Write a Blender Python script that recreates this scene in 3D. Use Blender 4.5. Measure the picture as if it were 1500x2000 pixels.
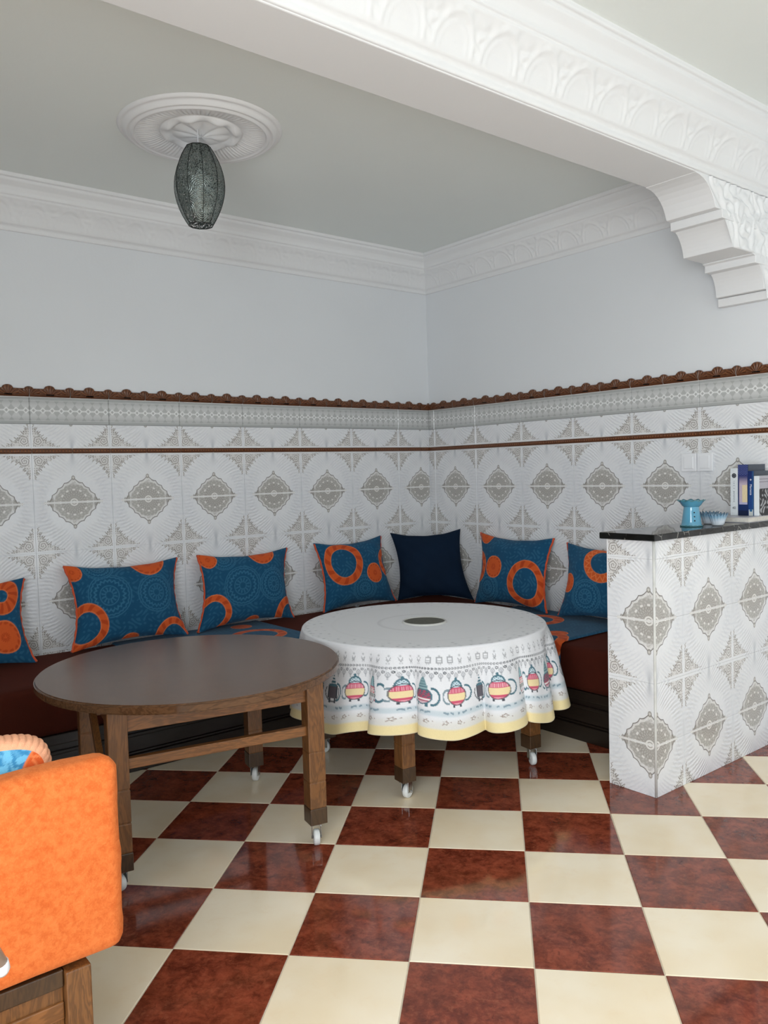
import bpy, bmesh, math, random
import numpy as np
from mathutils import Matrix, Vector, noise as mnoise

for o in list(bpy.data.objects):
    bpy.data.objects.remove(o, do_unlink=True)
SC = bpy.context.scene
COL = SC.collection
PI = math.pi
random.seed(7)
rng = np.random.default_rng(7)

# ------------------------------------------------------------------ camera
cam_d = bpy.data.cameras.new('camera')
cam_d.sensor_fit = 'HORIZONTAL'; cam_d.sensor_width = 36.0
cam_d.lens = 36.0 * 1591.8 / 1500.0
cam_d.clip_start = 0.02
cam = bpy.data.objects.new('camera', cam_d); COL.objects.link(cam)
RGT = Vector((0.777407, -0.628427, -0.026784))
DWN = Vector((-0.052153, -0.021965, -0.998398))
FWD = Vector((0.626831, 0.777559, -0.04985))
cam.matrix_world = Matrix(((RGT.x, -DWN.x, -FWD.x, -3.8941), (RGT.y, -DWN.y, -FWD.y, -4.2975),
                           (RGT.z, -DWN.z, -FWD.z, 1.3485), (0, 0, 0, 1)))
SC.camera = cam

# ------------------------------------------------------------------ world, light, exposure
world = bpy.data.worlds.new('world'); SC.world = world; world.use_nodes = True
wbg = world.node_tree.nodes['Background']
wbg.inputs[0].default_value = (0.80, 0.90, 1.0, 1); wbg.inputs[1].default_value = 1.0
SC.view_settings.view_transform = 'Standard'; SC.view_settings.look = 'None'
SC.view_settings.exposure = 0.12; SC.view_settings.gamma = 1.0
SC.view_settings.use_curve_mapping = False


def area(name, loc, rot, sx, sy, power, col):
    l = bpy.data.lights.new(name, 'AREA'); l.shape = 'RECTANGLE'; l.size = sx; l.size_y = sy
    l.energy = power; l.color = col
    o = bpy.data.objects.new(name, l); COL.objects.link(o); o.location = loc; o.rotation_euler = rot
    return o


# daylight through the glazed door in the wall behind the camera and the wide opening to its left
WIN = (-2.8, -0.85, 0.10, 2.25)      # glazed door in the rear wall: x0 x1 z0 z1
DOOR = (-5.9, -3.6, 0.30, 2.40)     # wide window in the far left wall: y0 y1 z0 z1
YB, XL = -6.6, -5.4                 # rear wall, far left wall
area('window_daylight', ((WIN[0] + WIN[1]) / 2, YB + 0.36, (WIN[2] + WIN[3]) / 2), (PI / 2 - .38, 0, PI),
     WIN[1] - WIN[0] - .1, WIN[3] - WIN[2] - .1, 168, (0.93, 0.97, 1.0))
area('side_daylight', (XL + .36, (DOOR[0] + DOOR[1]) / 2, (DOOR[2] + DOOR[3]) / 2), (PI / 2 - .38, 0, -PI / 2),
     DOOR[1] - DOOR[0] - .1, DOOR[3] - DOOR[2] - .1, 130, (0.93, 0.97, 1.0))


# ------------------------------------------------------------------ node expression helper
def lin(r, g=None, b=None):
    if g is None:
        r, g, b = r
    f = lambda c: (c / 255) / 12.92 if c / 255 <= .04045 else ((c / 255 + .055) / 1.055) ** 2.4
    return (f(r), f(g), f(b), 1.0)


class NT:
    t = None


class E:
    """a scalar socket with arithmetic"""
    def __init__(s, k): s.k = k


def _m(op, *a, clamp=False):
    n = NT.t.nodes.new('ShaderNodeMath'); n.operation = op; n.use_clamp = clamp
    for i, x in enumerate(a):
        if isinstance(x, E): NT.t.links.new(x.k, n.inputs[i])
        else: n.inputs[i].default_value = float(x)
    return E(n.outputs[0])


E.__add__ = lambda a, b: _m('ADD', a, b); E.__radd__ = E.__add__
E.__sub__ = lambda a, b: _m('SUBTRACT', a, b); E.__rsub__ = lambda a, b: _m('SUBTRACT', b, a)
E.__mul__ = lambda a, b: _m('MULTIPLY', a, b); E.__rmul__ = E.__mul__
E.__truediv__ = lambda a, b: _m('DIVIDE', a, b); E.__rtruediv__ = lambda a, b: _m('DIVIDE', b, a)
E.__pow__ = lambda a, b: _m('POWER', a, b)
E.__abs__ = lambda a: _m('ABSOLUTE', a)
nmin = lambda a, b: _m('MINIMUM', a, b)
nmax = lambda a, b: _m('MAXIMUM', a, b)
nsin = lambda a: _m('SINE', a)
ncos = lambda a: _m('COSINE', a)
nsqrt = lambda a: _m('SQRT', a)
nexp = lambda a: _m('EXPONENT', a)
natan2 = lambda a, b: _m('ARCTAN2', a, b)
nfrac = lambda a: _m('FRACT', a)
nfloor = lambda a: _m('FLOOR', a)


def sstep(x, e0, e1):
    """1 when x is past e1 coming from e0"""
    n = NT.t.nodes.new('ShaderNodeMapRange'); n.interpolation_type = 'SMOOTHSTEP'; n.clamp = True
    NT.t.links.new(x.k, n.inputs[0])
    if e0 < e1:
        n.inputs[1].default_value = e0; n.inputs[2].default_value = e1; n.inputs[3].default_value = 0; n.inputs[4].default_value = 1
    else:
        n.inputs[1].default_value = e1; n.inputs[2].default_value = e0; n.inputs[3].default_value = 1; n.inputs[4].default_value = 0
    return E(n.outputs[0])


def line(x, w, soft=None):
    """1 near x == 0, half width w"""
    soft = soft or w * .6
    return sstep(abs(x), w + soft, max(w - soft, 0.0))


def mixc(fac, a, b):
    n = NT.t.nodes.new('ShaderNodeMix'); n.data_type = 'RGBA'; n.clamp_factor = True
    if isinstance(fac, E): NT.t.links.new(fac.k, n.inputs[0])
    else: n.inputs[0].default_value = fac
    for i, x in ((6, a), (7, b)):
        if isinstance(x, tuple): n.inputs[i].default_value = x
        else: NT.t.links.new(x, n.inputs[i])
    return n.outputs[2]


def coords(kind='Object', scale=None):
    n = NT.t.nodes.new('ShaderNodeTexCoord'); s = n.outputs[kind]
    if scale:
        m = NT.t.nodes.new('ShaderNodeMapping'); m.inputs['Scale'].default_value = scale
        NT.t.links.new(s, m.inputs[0]); s = m.outputs[0]
    return s


def sep(sock):
    n = NT.t.nodes.new('ShaderNodeSeparateXYZ'); NT.t.links.new(sock, n.inputs[0])
    return E(n.outputs[0]), E(n.outputs[1]), E(n.outputs[2])


def noise(sock, scale, detail=3, rough=.5, dist=0):
    n = NT.t.nodes.new('ShaderNodeTexNoise'); n.inputs['Scale'].default_value = scale
    n.inputs['Detail'].default_value = detail; n.inputs['Roughness'].default_value = rough
    n.inputs['Distortion'].default_value = dist
    NT.t.links.new(sock, n.inputs['Vector']); return E(n.outputs[0])


def voro(sock, scale, feature='F1', out='Distance'):
    n = NT.t.nodes.new('ShaderNodeTexVoronoi'); n.feature = feature; n.inputs['Scale'].default_value = scale
    NT.t.links.new(sock, n.inputs['Vector']); return E(n.outputs[out])


def rand_offset(sock, amount=9.0):
    """shift texture space per object so that alike pieces do not repeat"""
    oi = NT.t.nodes.new('ShaderNodeObjectInfo')
    c = NT.t.nodes.new('ShaderNodeVectorMath'); c.operation = 'ADD'
    m = NT.t.nodes.new('ShaderNodeMath'); m.operation = 'MULTIPLY'; m.inputs[1].default_value = amount
    NT.t.links.new(oi.outputs['Random'], m.inputs[0])
    NT.t.links.new(sock, c.inputs[0]); NT.t.links.new(m.outputs[0], c.inputs[1])
    return c.outputs[0], E(oi.outputs['Random'])


def mat_begin(name):
    m = bpy.data.materials.new(name); m.use_nodes = True; NT.t = m.node_tree
    return m, m.node_tree.nodes['Principled BSDF']


def put(b, key, val):
    s = b.inputs[key]
    if isinstance(val, E): NT.t.links.new(val.k, s)
    elif isinstance(val, (int, float)): s.default_value = val
    elif isinstance(val, tuple): s.default_value = val
    else: NT.t.links.new(val, s)


def bump(b, h, dist, strength=1.0):
    n = NT.t.nodes.new('ShaderNodeBump'); n.inputs['Distance'].default_value = dist
    n.inputs['Strength'].default_value = strength
    NT.t.links.new(h.k, n.inputs['Height']); NT.t.links.new(n.outputs[0], b.inputs['Normal'])


def plain(name, rgb, rough=.5, metal=0.0, var=.06, vscale=20, bmp=0.0, bscale=200, coat=0.0, sheen=0.0, spec=None):
    m, b = mat_begin(name)
    c = coords('Object'); f = noise(c, vscale, 3)
    d = tuple(max(0, x * (1 - var * 2)) for x in rgb); l = tuple(min(255, x * (1 + var)) for x in rgb)
    put(b, 'Base Color', mixc(f, lin(d), lin(l)))
    put(b, 'Roughness', rough); put(b, 'Metallic', metal)
    if coat: put(b, 'Coat Weight', coat); put(b, 'Coat Roughness', .05)
    if sheen: put(b, 'Sheen Weight', sheen); put(b, 'Sheen Roughness', .4)
    if spec is not None: put(b, 'Specular IOR Level', spec)
    if bmp: bump(b, noise(c, bscale, 3), bmp)
    return m


def attr_mat(name, rough=.9, bscale=900, bmp=.0006, sheen=.3, spec=.2):
    """printed cloth: the print comes from the mesh's own colour attribute, the weave from nodes"""
    m, b = mat_begin(name)
    a = NT.t.nodes.new('ShaderNodeAttribute'); a.attribute_name = 'print'
    c = coords('Object'); f = noise(c, bscale * .5, 2)
    mul = NT.t.nodes.new('ShaderNodeMix'); mul.data_type = 'RGBA'; mul.blend_type = 'MULTIPLY'; mul.inputs[0].default_value = .25
    NT.t.links.new(a.outputs['Color'], mul.inputs[6])
    g = NT.t.nodes.new('ShaderNodeCombineColor')
    for i in range(3): NT.t.links.new(f.k, g.inputs[i])
    NT.t.links.new(g.outputs[0], mul.inputs[7])
    put(b, 'Base Color', mul.outputs[2]); put(b, 'Roughness', rough); put(b, 'Sheen Weight', sheen); put(b, 'Specular IOR Level', spec)
    bump(b, noise(c, bscale, 2), bmp)
    return m


# ------------------------------------------------------------------ materials
def make_tile_material():
    """glazed relief wall tile; object space origin = centre of a medallion, x along the wall, z up"""
    m, b = mat_begin('ornate_wall_tile_glaze')
    co = coords('Object'); x, _, z = sep(co)
    u = abs(x); v = abs(z); a = .2 - u; bb = .25 - v
    a = nmax(a, 0.0); bb = nmax(bb, 0.0)
    nz = noise(co, 160, 2); nz2 = noise(co, 60, 3)
    r = nsqrt(u * u + v * v); th = natan2(v, u)
    white = lin(235, 236, 238)
    # soft printed shading of the folds
    col = mixc(sstep(nz2, .3, .8) * .22, white, lin(214, 217, 222))
    tie = nexp((u / (bb * .28 + .006)) * (u / (bb * .28 + .006)) * -1.0) * nexp(bb * bb * -330.0)
    tie2 = nexp((a / (v * .35 + .004)) * (a / (v * .35 + .004)) * -1.0) * nexp(v * v * -300.0)
    col = mixc(tie * .55, col, lin(158, 163, 172))
    col = mixc(tie2 * .22, col, lin(176, 182, 190))
    # feathered relief folds, their soft shade also painted into the colour
    fan = nsin((v + a * a * 3.2 + nz2 * .012) * 330.0 + u * 40.0) * sstep(abs(a - .1), .11, .05)
    fanw = sstep(r, .13, .17) * sstep(nsqrt(a * a + bb * bb), .08, .12) 
    col = mixc(sstep(fan, .2, 1.0) * fanw * .20, col, lin(180, 185, 196))
    d2 = nsqrt(a * a + v * v * .55)
    arcs = sstep(nsin(d2 * 300.0), .1, 1.0) * sstep(d2, .03, .06) * sstep(d2, .15, .10) * sstep(r, .13, .16)
    col = mixc(arcs * .16, col, lin(186, 190, 200))
    col = mixc(sstep(d2, .16, .03) * .16, col, lin(196, 200, 210))  # broad petal of relief shade, painted in
    # --- medallion
    R = ((u / .121) ** 1.32 + (v / .114) ** 1.32) ** (1 / 1.32)
    Rw = R + abs(nsin(th * 8.0 + .4)) * .07 - .05
    body = sstep(Rw, 1.02, .97)
    col = mixc(body * .55, col, lin(206, 203, 198))
    col = mixc(body * sstep(nz, .45, .62) * .5, col, lin(170, 165, 158))
    re = nsqrt((u / 1.03) * (u / 1.03) + (v / .97) * (v / .97))
    disc = sstep(re, .0965, .0925)
    dcol = mixc(sstep(nsin(th * 24.0 + nsin(re * 160.0)) * nsin(re * 260.0), -.1, .6) * .8, lin(162, 158, 152), lin(196, 193, 188))
    dcol = mixc(sstep(re, .06, .064) * .35, dcol, lin(190, 188, 184))
    col = mixc(disc * .92, col, dcol)
    dash = line(re - .067, .0045) * sstep(nsin(th * 12.0 + 1.57), .1, .5)
    col = mixc(dash * .85, col, lin(236, 234, 230))
    col = mixc(line(re - .0165, .0035) * .9, col, lin(238, 236, 232))
    col = mixc(sstep(re, .010, .007) * .9, col, lin(235, 232, 228))
    ol = line(Rw - 1.03, .022, .012)
    col = mixc(ol * .95, col, lin(124, 118, 112))
    ol2 = line(Rw - .94, .022, .014)
    col = mixc(ol2 * .8, col, lin(235, 234, 231))
    # finials and side leaves
    fin = nsqrt((u / .0095) * (u / .0095) + ((v - .126) / .0125) * ((v - .126) / .0125))
    col = mixc(sstep(fin, 1.1, .9) * .8, col, lin(150, 145, 138))
    col = mixc(sstep(fin, .55, .4) * .8, col, lin(220, 217, 212))
    tip = sstep(v - (0.152 - u) * .55 + nsin(u * 420.0) * .003, .002, -.002) * sstep(u, .100, .106)
    col = mixc(tip * .75, col, lin(146, 141, 134))
    # --- cross (four quarter diamonds)
    s = (a / .160) ** .68 + (bb / .160) ** .68
    sw = s + nsin((a - bb) * 190.0) * .06 + nsin((a - bb) * 410.0 + .8) * .04 + (nz - .5) * .35
    inq = sstep(sw, 1.05, .97) * sstep(nmin(a, bb), .0075, .0105)
    col = mixc(inq * .5, col, lin(208, 202, 195))
    ra = a - .034; rb = bb - .036; rr = nsqrt(ra * ra + rb * rb); rt = natan2(rb, ra)
    rose = sstep(rr, .027, .024)
    spiral = nsin(rr * 560.0 + rt * 1.0 + nsin(rt * 5.0) * .7)
    leaf = nsin(a * 300.0 + nsin(bb * 210.0) * 2.0) * nsin(bb * 300.0 + nsin(a * 230.0) * 2.0)
    ink = nmax(rose * sstep(spiral, .25, .75), (1.0 - rose) * sstep(leaf, .22, .55))
    col = mixc(inq * ink * .8, col, lin(132, 126, 119))
    col = mixc(inq * line(sw - .97, .03) * .7, col, lin(140, 134, 128))
    # white grout-like bands that run through medallion and cross
    col = mixc(sstep(v, .0055, .0035) * sstep(u, .156, .146), col, lin(238, 237, 235))
    put(b, 'Base Color', col)
    put(b, 'Roughness', .12); put(b, 'Specular IOR Level', .5)
    h = fan * fanw * 1.0 + ol * .8 + inq * ink * .5 - disc * .2
    bump(b, h, .0014, .5)
    return m


def make_listello_material():
    m, b = mat_begin('grey_lozenge_border_glaze')
    co = coords('Object'); x, _, z = sep(co)
    fx = nfrac(x / .0455 + .5) - .5; ax = abs(fx) * .0455; az = abs(z)
    col = mixc(sstep(az, .02, .062), lin(205, 206, 205), lin(172, 174, 173))
    dmd = ax + az
    fx2 = abs(nfrac(x / .0455) - .5) * .0455
    tri = sstep(fx2 * 1.4 - abs(az - .032), .002, -.002) * sstep(abs(az - .028), .024, .022)
    col = mixc(tri * .45, col, lin(150, 152, 150))
    col = mixc(line(dmd - .013, .0032) * .8, col, lin(240, 241, 240))
    col = mixc(sstep(dmd, .007, .004) * .8, col, lin(160, 160, 158))
    col = mixc(line(z, .002) * sstep(dmd, .012, .016) * .8, col, lin(232, 233, 232))
    col = mixc(line(az - .05, .0015) * .5, col, lin(222, 223, 222))
    put(b, 'Base Color', col); put(b, 'Roughness', .17)
    return m


def make_trim_material(name, beads):
    m, b = mat_begin(name)
    co = coords('Object'); x, _, z = sep(co)
    f = noise(co, 45, 3)
    col = mixc(f, lin(72, 40, 22), lin(112, 66, 38))
    if beads:
        bd = sstep(nsin(x * 2 * PI / .016), .1, .7) * line(z, .003)
        col = mixc(bd * .6, col, lin(176, 112, 62)); h = bd
    else:
        rx = abs(abs(x) - .0)
        rib = nsin(natan2(z - .002, nfrac(x / .1 + .5) * .1 - .05) * 18.0)
        h = rib * sstep(z, .008, .016) + noise(co, 220, 2) * .6
        col = mixc(sstep(h, .5, 1.2) * .5, col, lin(150, 96, 58))
    put(b, 'Base Color', col); put(b, 'Roughness', .28)
    bump(b, h, .002, .7)
    return m


def make_floor_material(name, red):
    m, b = mat_begin(name)
    co = coords('Object'); c, rnd = rand_offset(co)
    n1 = noise(c, 16, 6, .7, .4); n2 = noise(c, 55, 4, .7, .6); n3 = noise(c, 5, 2)
    if red:
        col = mixc(sstep(n1, .3, .7), lin(92, 38, 25), lin(152, 74, 51))
        col = mixc(sstep(n2, .5, .72) * .5, col, lin(160, 90, 64))
        col = mixc(sstep(n2, .48, .3) * .55, col, lin(66, 30, 22))
        col = mixc(sstep(n3, .4, .75) * .25, col, lin(120, 62, 36))
    else:
        col = mixc(sstep(n3, .3, .75), lin(244, 226, 195), lin(250, 237, 213))
        col = mixc(sstep(n1, .5, .75) * .35, col, lin(240, 217, 182))
    put(b, 'Base Color', col); put(b, 'Roughness', .085 if red else .10); put(b, 'Specular IOR Level', .5)
    bump(b, noise(c, 9, 2), .0004, .25)
    return m


def make_wood(name, dark, light, scale=(1, 1, 1), rough=.38, grain=26.0, coat=.25, spec=.5):
    m, b = mat_begin(name)
    co = coords('Object', scale); c, rnd = rand_offset(co, 5.0)
    x, y, z = sep(c)
    n = noise(c, 2.2, 4, .6, 1.2)
    w = nsin((n * 7.0 + x * .6 + y * .6) * grain * .35)
    fine = noise(c, 40, 3, .6)
    f = sstep(w, -1, 1) * .38 + fine * .55 + n * .15
    col = mixc(f, lin(dark), lin(light))
    put(b, 'Base Color', col); put(b, 'Roughness', rough); put(b, 'Specular IOR Level', spec)
    if coat: put(b, 'Coat Weight', coat); put(b, 'Coat Roughness', .15)
    bump(b, fine, .0006, .4)
    return m


def make_velvet(name, rgb, bmp=.002):
    m, b = mat_begin(name)
    co = coords('Object'); f = noise(co, 7, 4, .6); g = noise(co, 300, 2)
    col = mixc(f * .7 + g * .3, lin(tuple(c * .75 for c in rgb)), lin(tuple(min(255, c * 1.25) for c in rgb)))
    put(b, 'Base Color', col); put(b, 'Roughness', .85); put(b, 'Sheen Weight', .15); put(b, 'Sheen Roughness', .35)
    put(b, 'Sheen Tint', lin(tuple(min(255, c * 2 + 40) for c in rgb))); put(b, 'Specular IOR Level', .15)
    bump(b, g, bmp, .5)
    return m


def make_marble():
    m, b = mat_begin('black_veined_marble')
    co = coords('Object'); n = noise(co, 9, 5, .6, 1.5); v = voro(co, 11, 'DISTANCE_TO_EDGE')
    vein = sstep(v + (n - .5) * .25, .035, .0)
    col = mixc(vein * sstep(n, .42, .6), lin(6, 7, 6), lin(190, 188, 180))
    put(b, 'Base Color', col); put(b, 'Roughness', .05); put(b, 'Specular IOR Level', .4)
    return m


def make_plaster(name, rgb, relief=0.0):
    m, b = mat_begin(name)
    co = coords('Object'); f = noise(co, 1.6, 3); g = noise(co, 70, 3)
    put(b, 'Base Color', mixc(f, lin(tuple(c * .975 for c in rgb)), lin(rgb)))
    put(b, 'Roughness', .7); put(b, 'Specular IOR Level', .3)
    bump(b, g, .0012 + relief, .3)
    return m


def make_lantern_metal():
    """thin metal pierced with small holes"""
    m, b = mat_begin('pierced_lantern_metal')
    co = coords('Object'); x, y, z = sep(co)
    f = noise(co, 30, 3); th = natan2(y, x)
    hole = voro(co, 150, 'F1')
    ring = nsin(nsqrt((nfrac(th * 4 / PI) - .5) * (nfrac(th * 4 / PI) - .5) * .004 + (nfrac(z / .085) - .5) * (nfrac(z / .085) - .5) * .0072) * 900.0)
    solid = nmax(sstep(hole, .36, .48), sstep(ring, .55, .8) * .8)
    col = mixc(f, lin(96, 108, 106), lin(142, 150, 146))
    put(b, 'Base Color', col); put(b, 'Metallic', .75); put(b, 'Roughness', .42)
    put(b, 'Alpha', nmax(solid, .12))
    bump(b, ring, .001, .5)
    return m


M = {}
M['tile'] = make_tile_material()
M['listello'] = make_listello_material()
M['trim_top'] = make_trim_material('brown_moulded_tile_glaze', False)
M['trim_thin'] = make_trim_material('brown_beaded_tile_glaze', True)
M['red'] = make_floor_material('oxblood_floor_tile_glaze', True)
M['cream'] = make_floor_material('cream_floor_tile_glaze', False)
M['grout'] = plain('pale_grout', (226, 214, 192), .8)
M['wgrout'] = plain('white_grout', (226, 224, 220), .7)
M['plaster'] = make_plaster('white_plaster', (228, 231, 234))
M['rear'] = make_plaster('low_bounce_wall_grey', (168, 172, 174))  # mid grey for the unseen walls, set to cut bounce light
M['ceil'] = make_plaster('ceiling_plaster', (238, 243, 240))
M['stucco'] = make_plaster('moulded_stucco', (234, 235, 236))
M['wood'] = make_wood('varnished_pine', (74, 46, 22), (134, 88, 46), (6, 6, 1.0))
M['woodx'] = make_wood('varnished_pine_rail', (84, 52, 24), (150, 98, 52), (1.0, 6, 6))
M['top'] = make_wood('dark_stained_tabletop', (62, 41, 26), (112, 80, 54), (1.2, 7, 7), .20, 20, 0, .34)
M['wboot'] = make_wood('dark_pine_foot', (46, 31, 17), (78, 54, 30), (6, 6, 1.0))
M['base'] = make_wood('dark_bench_wood', (17, 11, 7), (34, 22, 13), (1, 1, 8), .45)
M['chrome'] = plain('zinc_plated_steel', (190, 192, 192), .25, 1.0)
M['nylon'] = plain('white_nylon_wheel', (226, 228, 226), .4)
M['velvet'] = make_velvet('chestnut_velvet', (62, 22, 11))
M['fleece'] = None
M['print'] = attr_mat('printed_cushion_cloth', sheen=.08)
M['cloth'] = attr_mat('printed_table_cloth', .75, 1100, .0003, .1)
M['paper'] = attr_mat('printed_paper', .5, 300, .0001, 0, .3)
M['navy'] = make_velvet('navy_cushion_cloth', (11, 29, 49))
M['piping'] = plain('orange_piping', (214, 84, 44), .8, var=.12, bmp=.001, bscale=500, sheen=.3)
M['marble'] = make_marble()
M['ceramic'] = plain('turquoise_glaze', (92, 160, 190), .12, var=.05, coat=.6)
M['ceramic_rim'] = plain('teal_rim_glaze', (70, 128, 138), .15, var=.1, coat=.5)
M['hole'] = plain('dark_opening', (16, 22, 26), .9)
M['plastic'] = plain('white_switch_plastic', (236, 237, 240), .3, var=.01)
M['lantern'] = make_lantern_metal()
M['iron'] = plain('dark_iron', (52, 56, 54), .5, .8)
M['glass'] = plain('frosted_lamp_glass', (226, 224, 214), .3)
M['alu'] = plain('edge_strip_pvc', (214, 214, 210), .25, .0)
M['brass'] = plain('pewter_coaster', (88, 86, 72), .45, .4, var=.2, vscale=90, bmp=.001, bscale=120)
M['grey'] = plain('taupe_plastic', (186, 164, 146), .35)
M['page'] = plain('book_pages', (214, 210, 202), .8, var=.05, vscale=90)


def make_fleece():
    m, b = mat_begin('orange_fleece')
    co = coords('Object'); f = noise(co, 60, 4, .7, .3); g = noise(co, 260, 3, .6)
    col = mixc(sstep(f, .25, .75), lin(206, 98, 44), lin(228, 126, 66))
    col = mixc(sstep(g, .5, .8) * .35, col, lin(244, 150, 88))
    put(b, 'Base Color', col); put(b, 'Roughness', .95); put(b, 'Sheen Weight', .25); put(b, 'Sheen Tint', lin(255, 180, 120))
    put(b, 'Specular IOR Level', .1)
    bump(b, f * .4 + g * .6, .004, .5)
    return m


M['fleece'] = make_fleece()


# ------------------------------------------------------------------ mesh helpers
def link(name, me, mat, parent=None, loc=None, rotz=None):
    o = bpy.data.objects.new(name, me); COL.objects.link(o)
    if mat is not None and len(me.materials) == 0: me.materials.append(mat)
    if parent is not None: o.parent = parent
    if loc is not None: o.location = loc
    if rotz is not None: o.rotation_euler = (0, 0, rotz)
    return o


def shade(me, on=True):
    me.polygons.foreach_set('use_smooth', np.full(len(me.polygons), on))


def mesh_from(name, V, F, smooth=False):
    me = bpy.data.meshes.new(name); me.from_pydata([tuple(map(float, v)) for v in V], [], [tuple(map(int, f)) for f in F])
    me.validate(); me.update()
    if smooth: shade(me)
    return me


def grid_mesh(name, P, closeu=False, closev=False, smooth=True, flip=False, color=None):
    n, k = P.shape[:2]
    V = P.reshape(-1, 3)
    iu = np.arange(n if closeu else n - 1); iv = np.arange(k if closev else k - 1)
    I, J = np.meshgrid(iu, iv, indexing='ij'); I2 = (I + 1) % n; J2 = (J + 1) % k
    q = np.stack([I * k + J, I2 * k + J, I2 * k + J2, I * k + J2], -1).reshape(-1, 4)
    if flip: q = q[:, ::-1]
    return quads_mesh(name, V, q, smooth, color)


def quads_mesh(name, V, q, smooth=True, color=None):
    me = bpy.data.meshes.new(name)
    me.vertices.add(len(V)); me.vertices.foreach_set('co', np.ascontiguousarray(V, dtype=np.float32).ravel())
    me.loops.add(q.size); me.loops.foreach_set('vertex_index', np.ascontiguousarray(q, dtype=np.int32).ravel())
    me.polygons.add(len(q)); me.polygons.foreach_set('loop_start', np.arange(0, q.size, 4, dtype=np.int32))
    me.update(calc_edges=True); me.validate()
    if smooth: shade(me)
    if color is not None:
        at = me.color_attributes.new('print', 'FLOAT_COLOR', 'POINT')
        c = np.ones((len(V), 4), np.float32); c[:, :3] = color.reshape(-1, 3)
        at.data.foreach_set('color', c.ravel())
    return me


def box_mesh(name, lo, hi, bev=.003, seg=2):
    bm = bmesh.new(); bmesh.ops.create_cube(bm, size=1)
    lo = Vector(lo); hi = Vector(hi)
    for v in bm.verts:
        v.co = Vector([(lo[i] + hi[i]) / 2 + v.co[i] * (hi[i] - lo[i]) for i in range(3)])
    if bev: bmesh.ops.bevel(bm, geom=bm.edges[:], offset=bev, segments=seg, affect='EDGES', profile=.5)
    me = bpy.data.meshes.new(name); bm.to_mesh(me); bm.free(); return me


def box(name, lo, hi, mat, parent=None, bev=.003, seg=2):
    return link(name, box_mesh(name, lo, hi, bev, seg), mat, parent)


def prism_mesh(name, poly, axis, lo, hi, bev=0, smooth=False):
    """poly: 2d points in the plane of the two other axes (in order), extruded along axis"""
    bm = bmesh.new(); rings = []
    for t in (lo, hi):
        ring = []
        for p in poly:
            c = [0, 0, 0]; k = [i for i in range(3) if i != axis]; c[k[0]] = p[0]; c[k[1]] = p[1]; c[axis] = t
            ring.append(bm.verts.new(c))
        rings.append(ring)
    n = len(poly)
    for i in range(n):
        bm.faces.new((rings[0][i], rings[0][(i + 1) % n], rings[1][(i + 1) % n], rings[1][i]))
    bm.faces.new(rings[0][::-1]); bm.faces.new(rings[1])
    bmesh.ops.recalc_face_normals(bm, faces=bm.faces[:])
    if bev: bmesh.ops.bevel(bm, geom=[e for e in bm.edges if e.calc_face_angle(0) > .5], offset=bev, segments=1, affect='EDGES')
    me = bpy.data.meshes.new(name); bm.to_mesh(me); bm.free()
    if smooth: shade(me)
    return me


def tube_mesh(name, pts, r, n=10, closed=False):
    pts = [Vector(p) for p in pts]; k = len(pts); rings = np.zeros((k, n, 3))
    up = Vector((0, 0, 1)); prev = None
    for i, p in enumerate(pts):
        a = pts[(i - 1) % k] if (closed or i) else p; c = pts[(i + 1) % k] if (closed or i < k - 1) else p
        t = (c - a).normalized()
        if prev is None:
            s = t.cross(up)
            if s.length < 1e-4: s = t.cross(Vector((1, 0, 0)))
        else: s = prev - t * prev.dot(t)
        s.normalize(); prev = s; w = t.cross(s)
        rr = r[i] if hasattr(r, '__len__') else r
        for j in range(n):
            an = 2 * PI * j / n; rings[i, j] = p + (s * math.cos(an) + w * math.sin(an)) * rr
    me = grid_mesh(name, rings, closed, True)
    if not closed:
        bm = bmesh.new(); bm.from_mesh(me)
        be = [e for e in bm.edges if e.is_boundary]; bmesh.ops.holes_fill(bm, edges=be, sides=0); bm.to_mesh(me); bm.free()
    return me


def lathe_mesh(name, prof, n=40, rfun=None, smooth=True):
    P = np.zeros((n, len(prof), 3))
    for i in range(n):
        th = 2 * PI * i / n
        for j, (r, z) in enumerate(prof):
            rr, zz = (r, z) if rfun is None else rfun(r, z, th, j)
            P[i, j] = (rr * math.cos(th), rr * math.sin(th), zz)
    return grid_mesh(name, P, True, False, smooth)


def disc_mesh(name, R, z0, z1, n=96, bev=.004):
    bm = bmesh.new()
    bmesh.ops.create_cone(bm, cap_ends=True, segments=n, radius1=R, radius2=R, depth=z1 - z0)
    for v in bm.verts: v.co.z += (z0 + z1) / 2
    if bev: bmesh.ops.bevel(bm, geom=[e for e in bm.edges if abs(e.verts[0].co.z - e.verts[1].co.z) < 1e-6], offset=bev, segments=3, affect='EDGES')
    me = bpy.data.meshes.new(name); bm.to_mesh(me); bm.free(); return me


def merge(name, meshes, smooth=None):
    bm = bmesh.new()
    for m in meshes: bm.from_mesh(m)
    me = bpy.data.meshes.new(name); bm.to_mesh(me); bm.free()
    for m in meshes: bpy.data.meshes.remove(m)
    if smooth is not None: shade(me, smooth)
    return me


def thing(name, label, cat, loc=(0, 0, 0), rotz=0.0, group=None):
    o = bpy.data.objects.new(name, None); COL.objects.link(o); o.empty_display_size = .1
    o.location = loc; o.rotation_euler = (0, 0, rotz)
    tag(o, label, cat, group); return o


def tag(o, label, cat, group=None):
    o['label'] = label; o['category'] = cat
    if group: o['group'] = group
    return o


def struct(o, label=None):
    o['kind'] = 'structure'
    if label: o['label'] = label
    return o


def sstepn(x, a, b):
    t = np.clip((x - a) / (b - a), 0, 1); return t * t * (3 - 2 * t)


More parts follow.
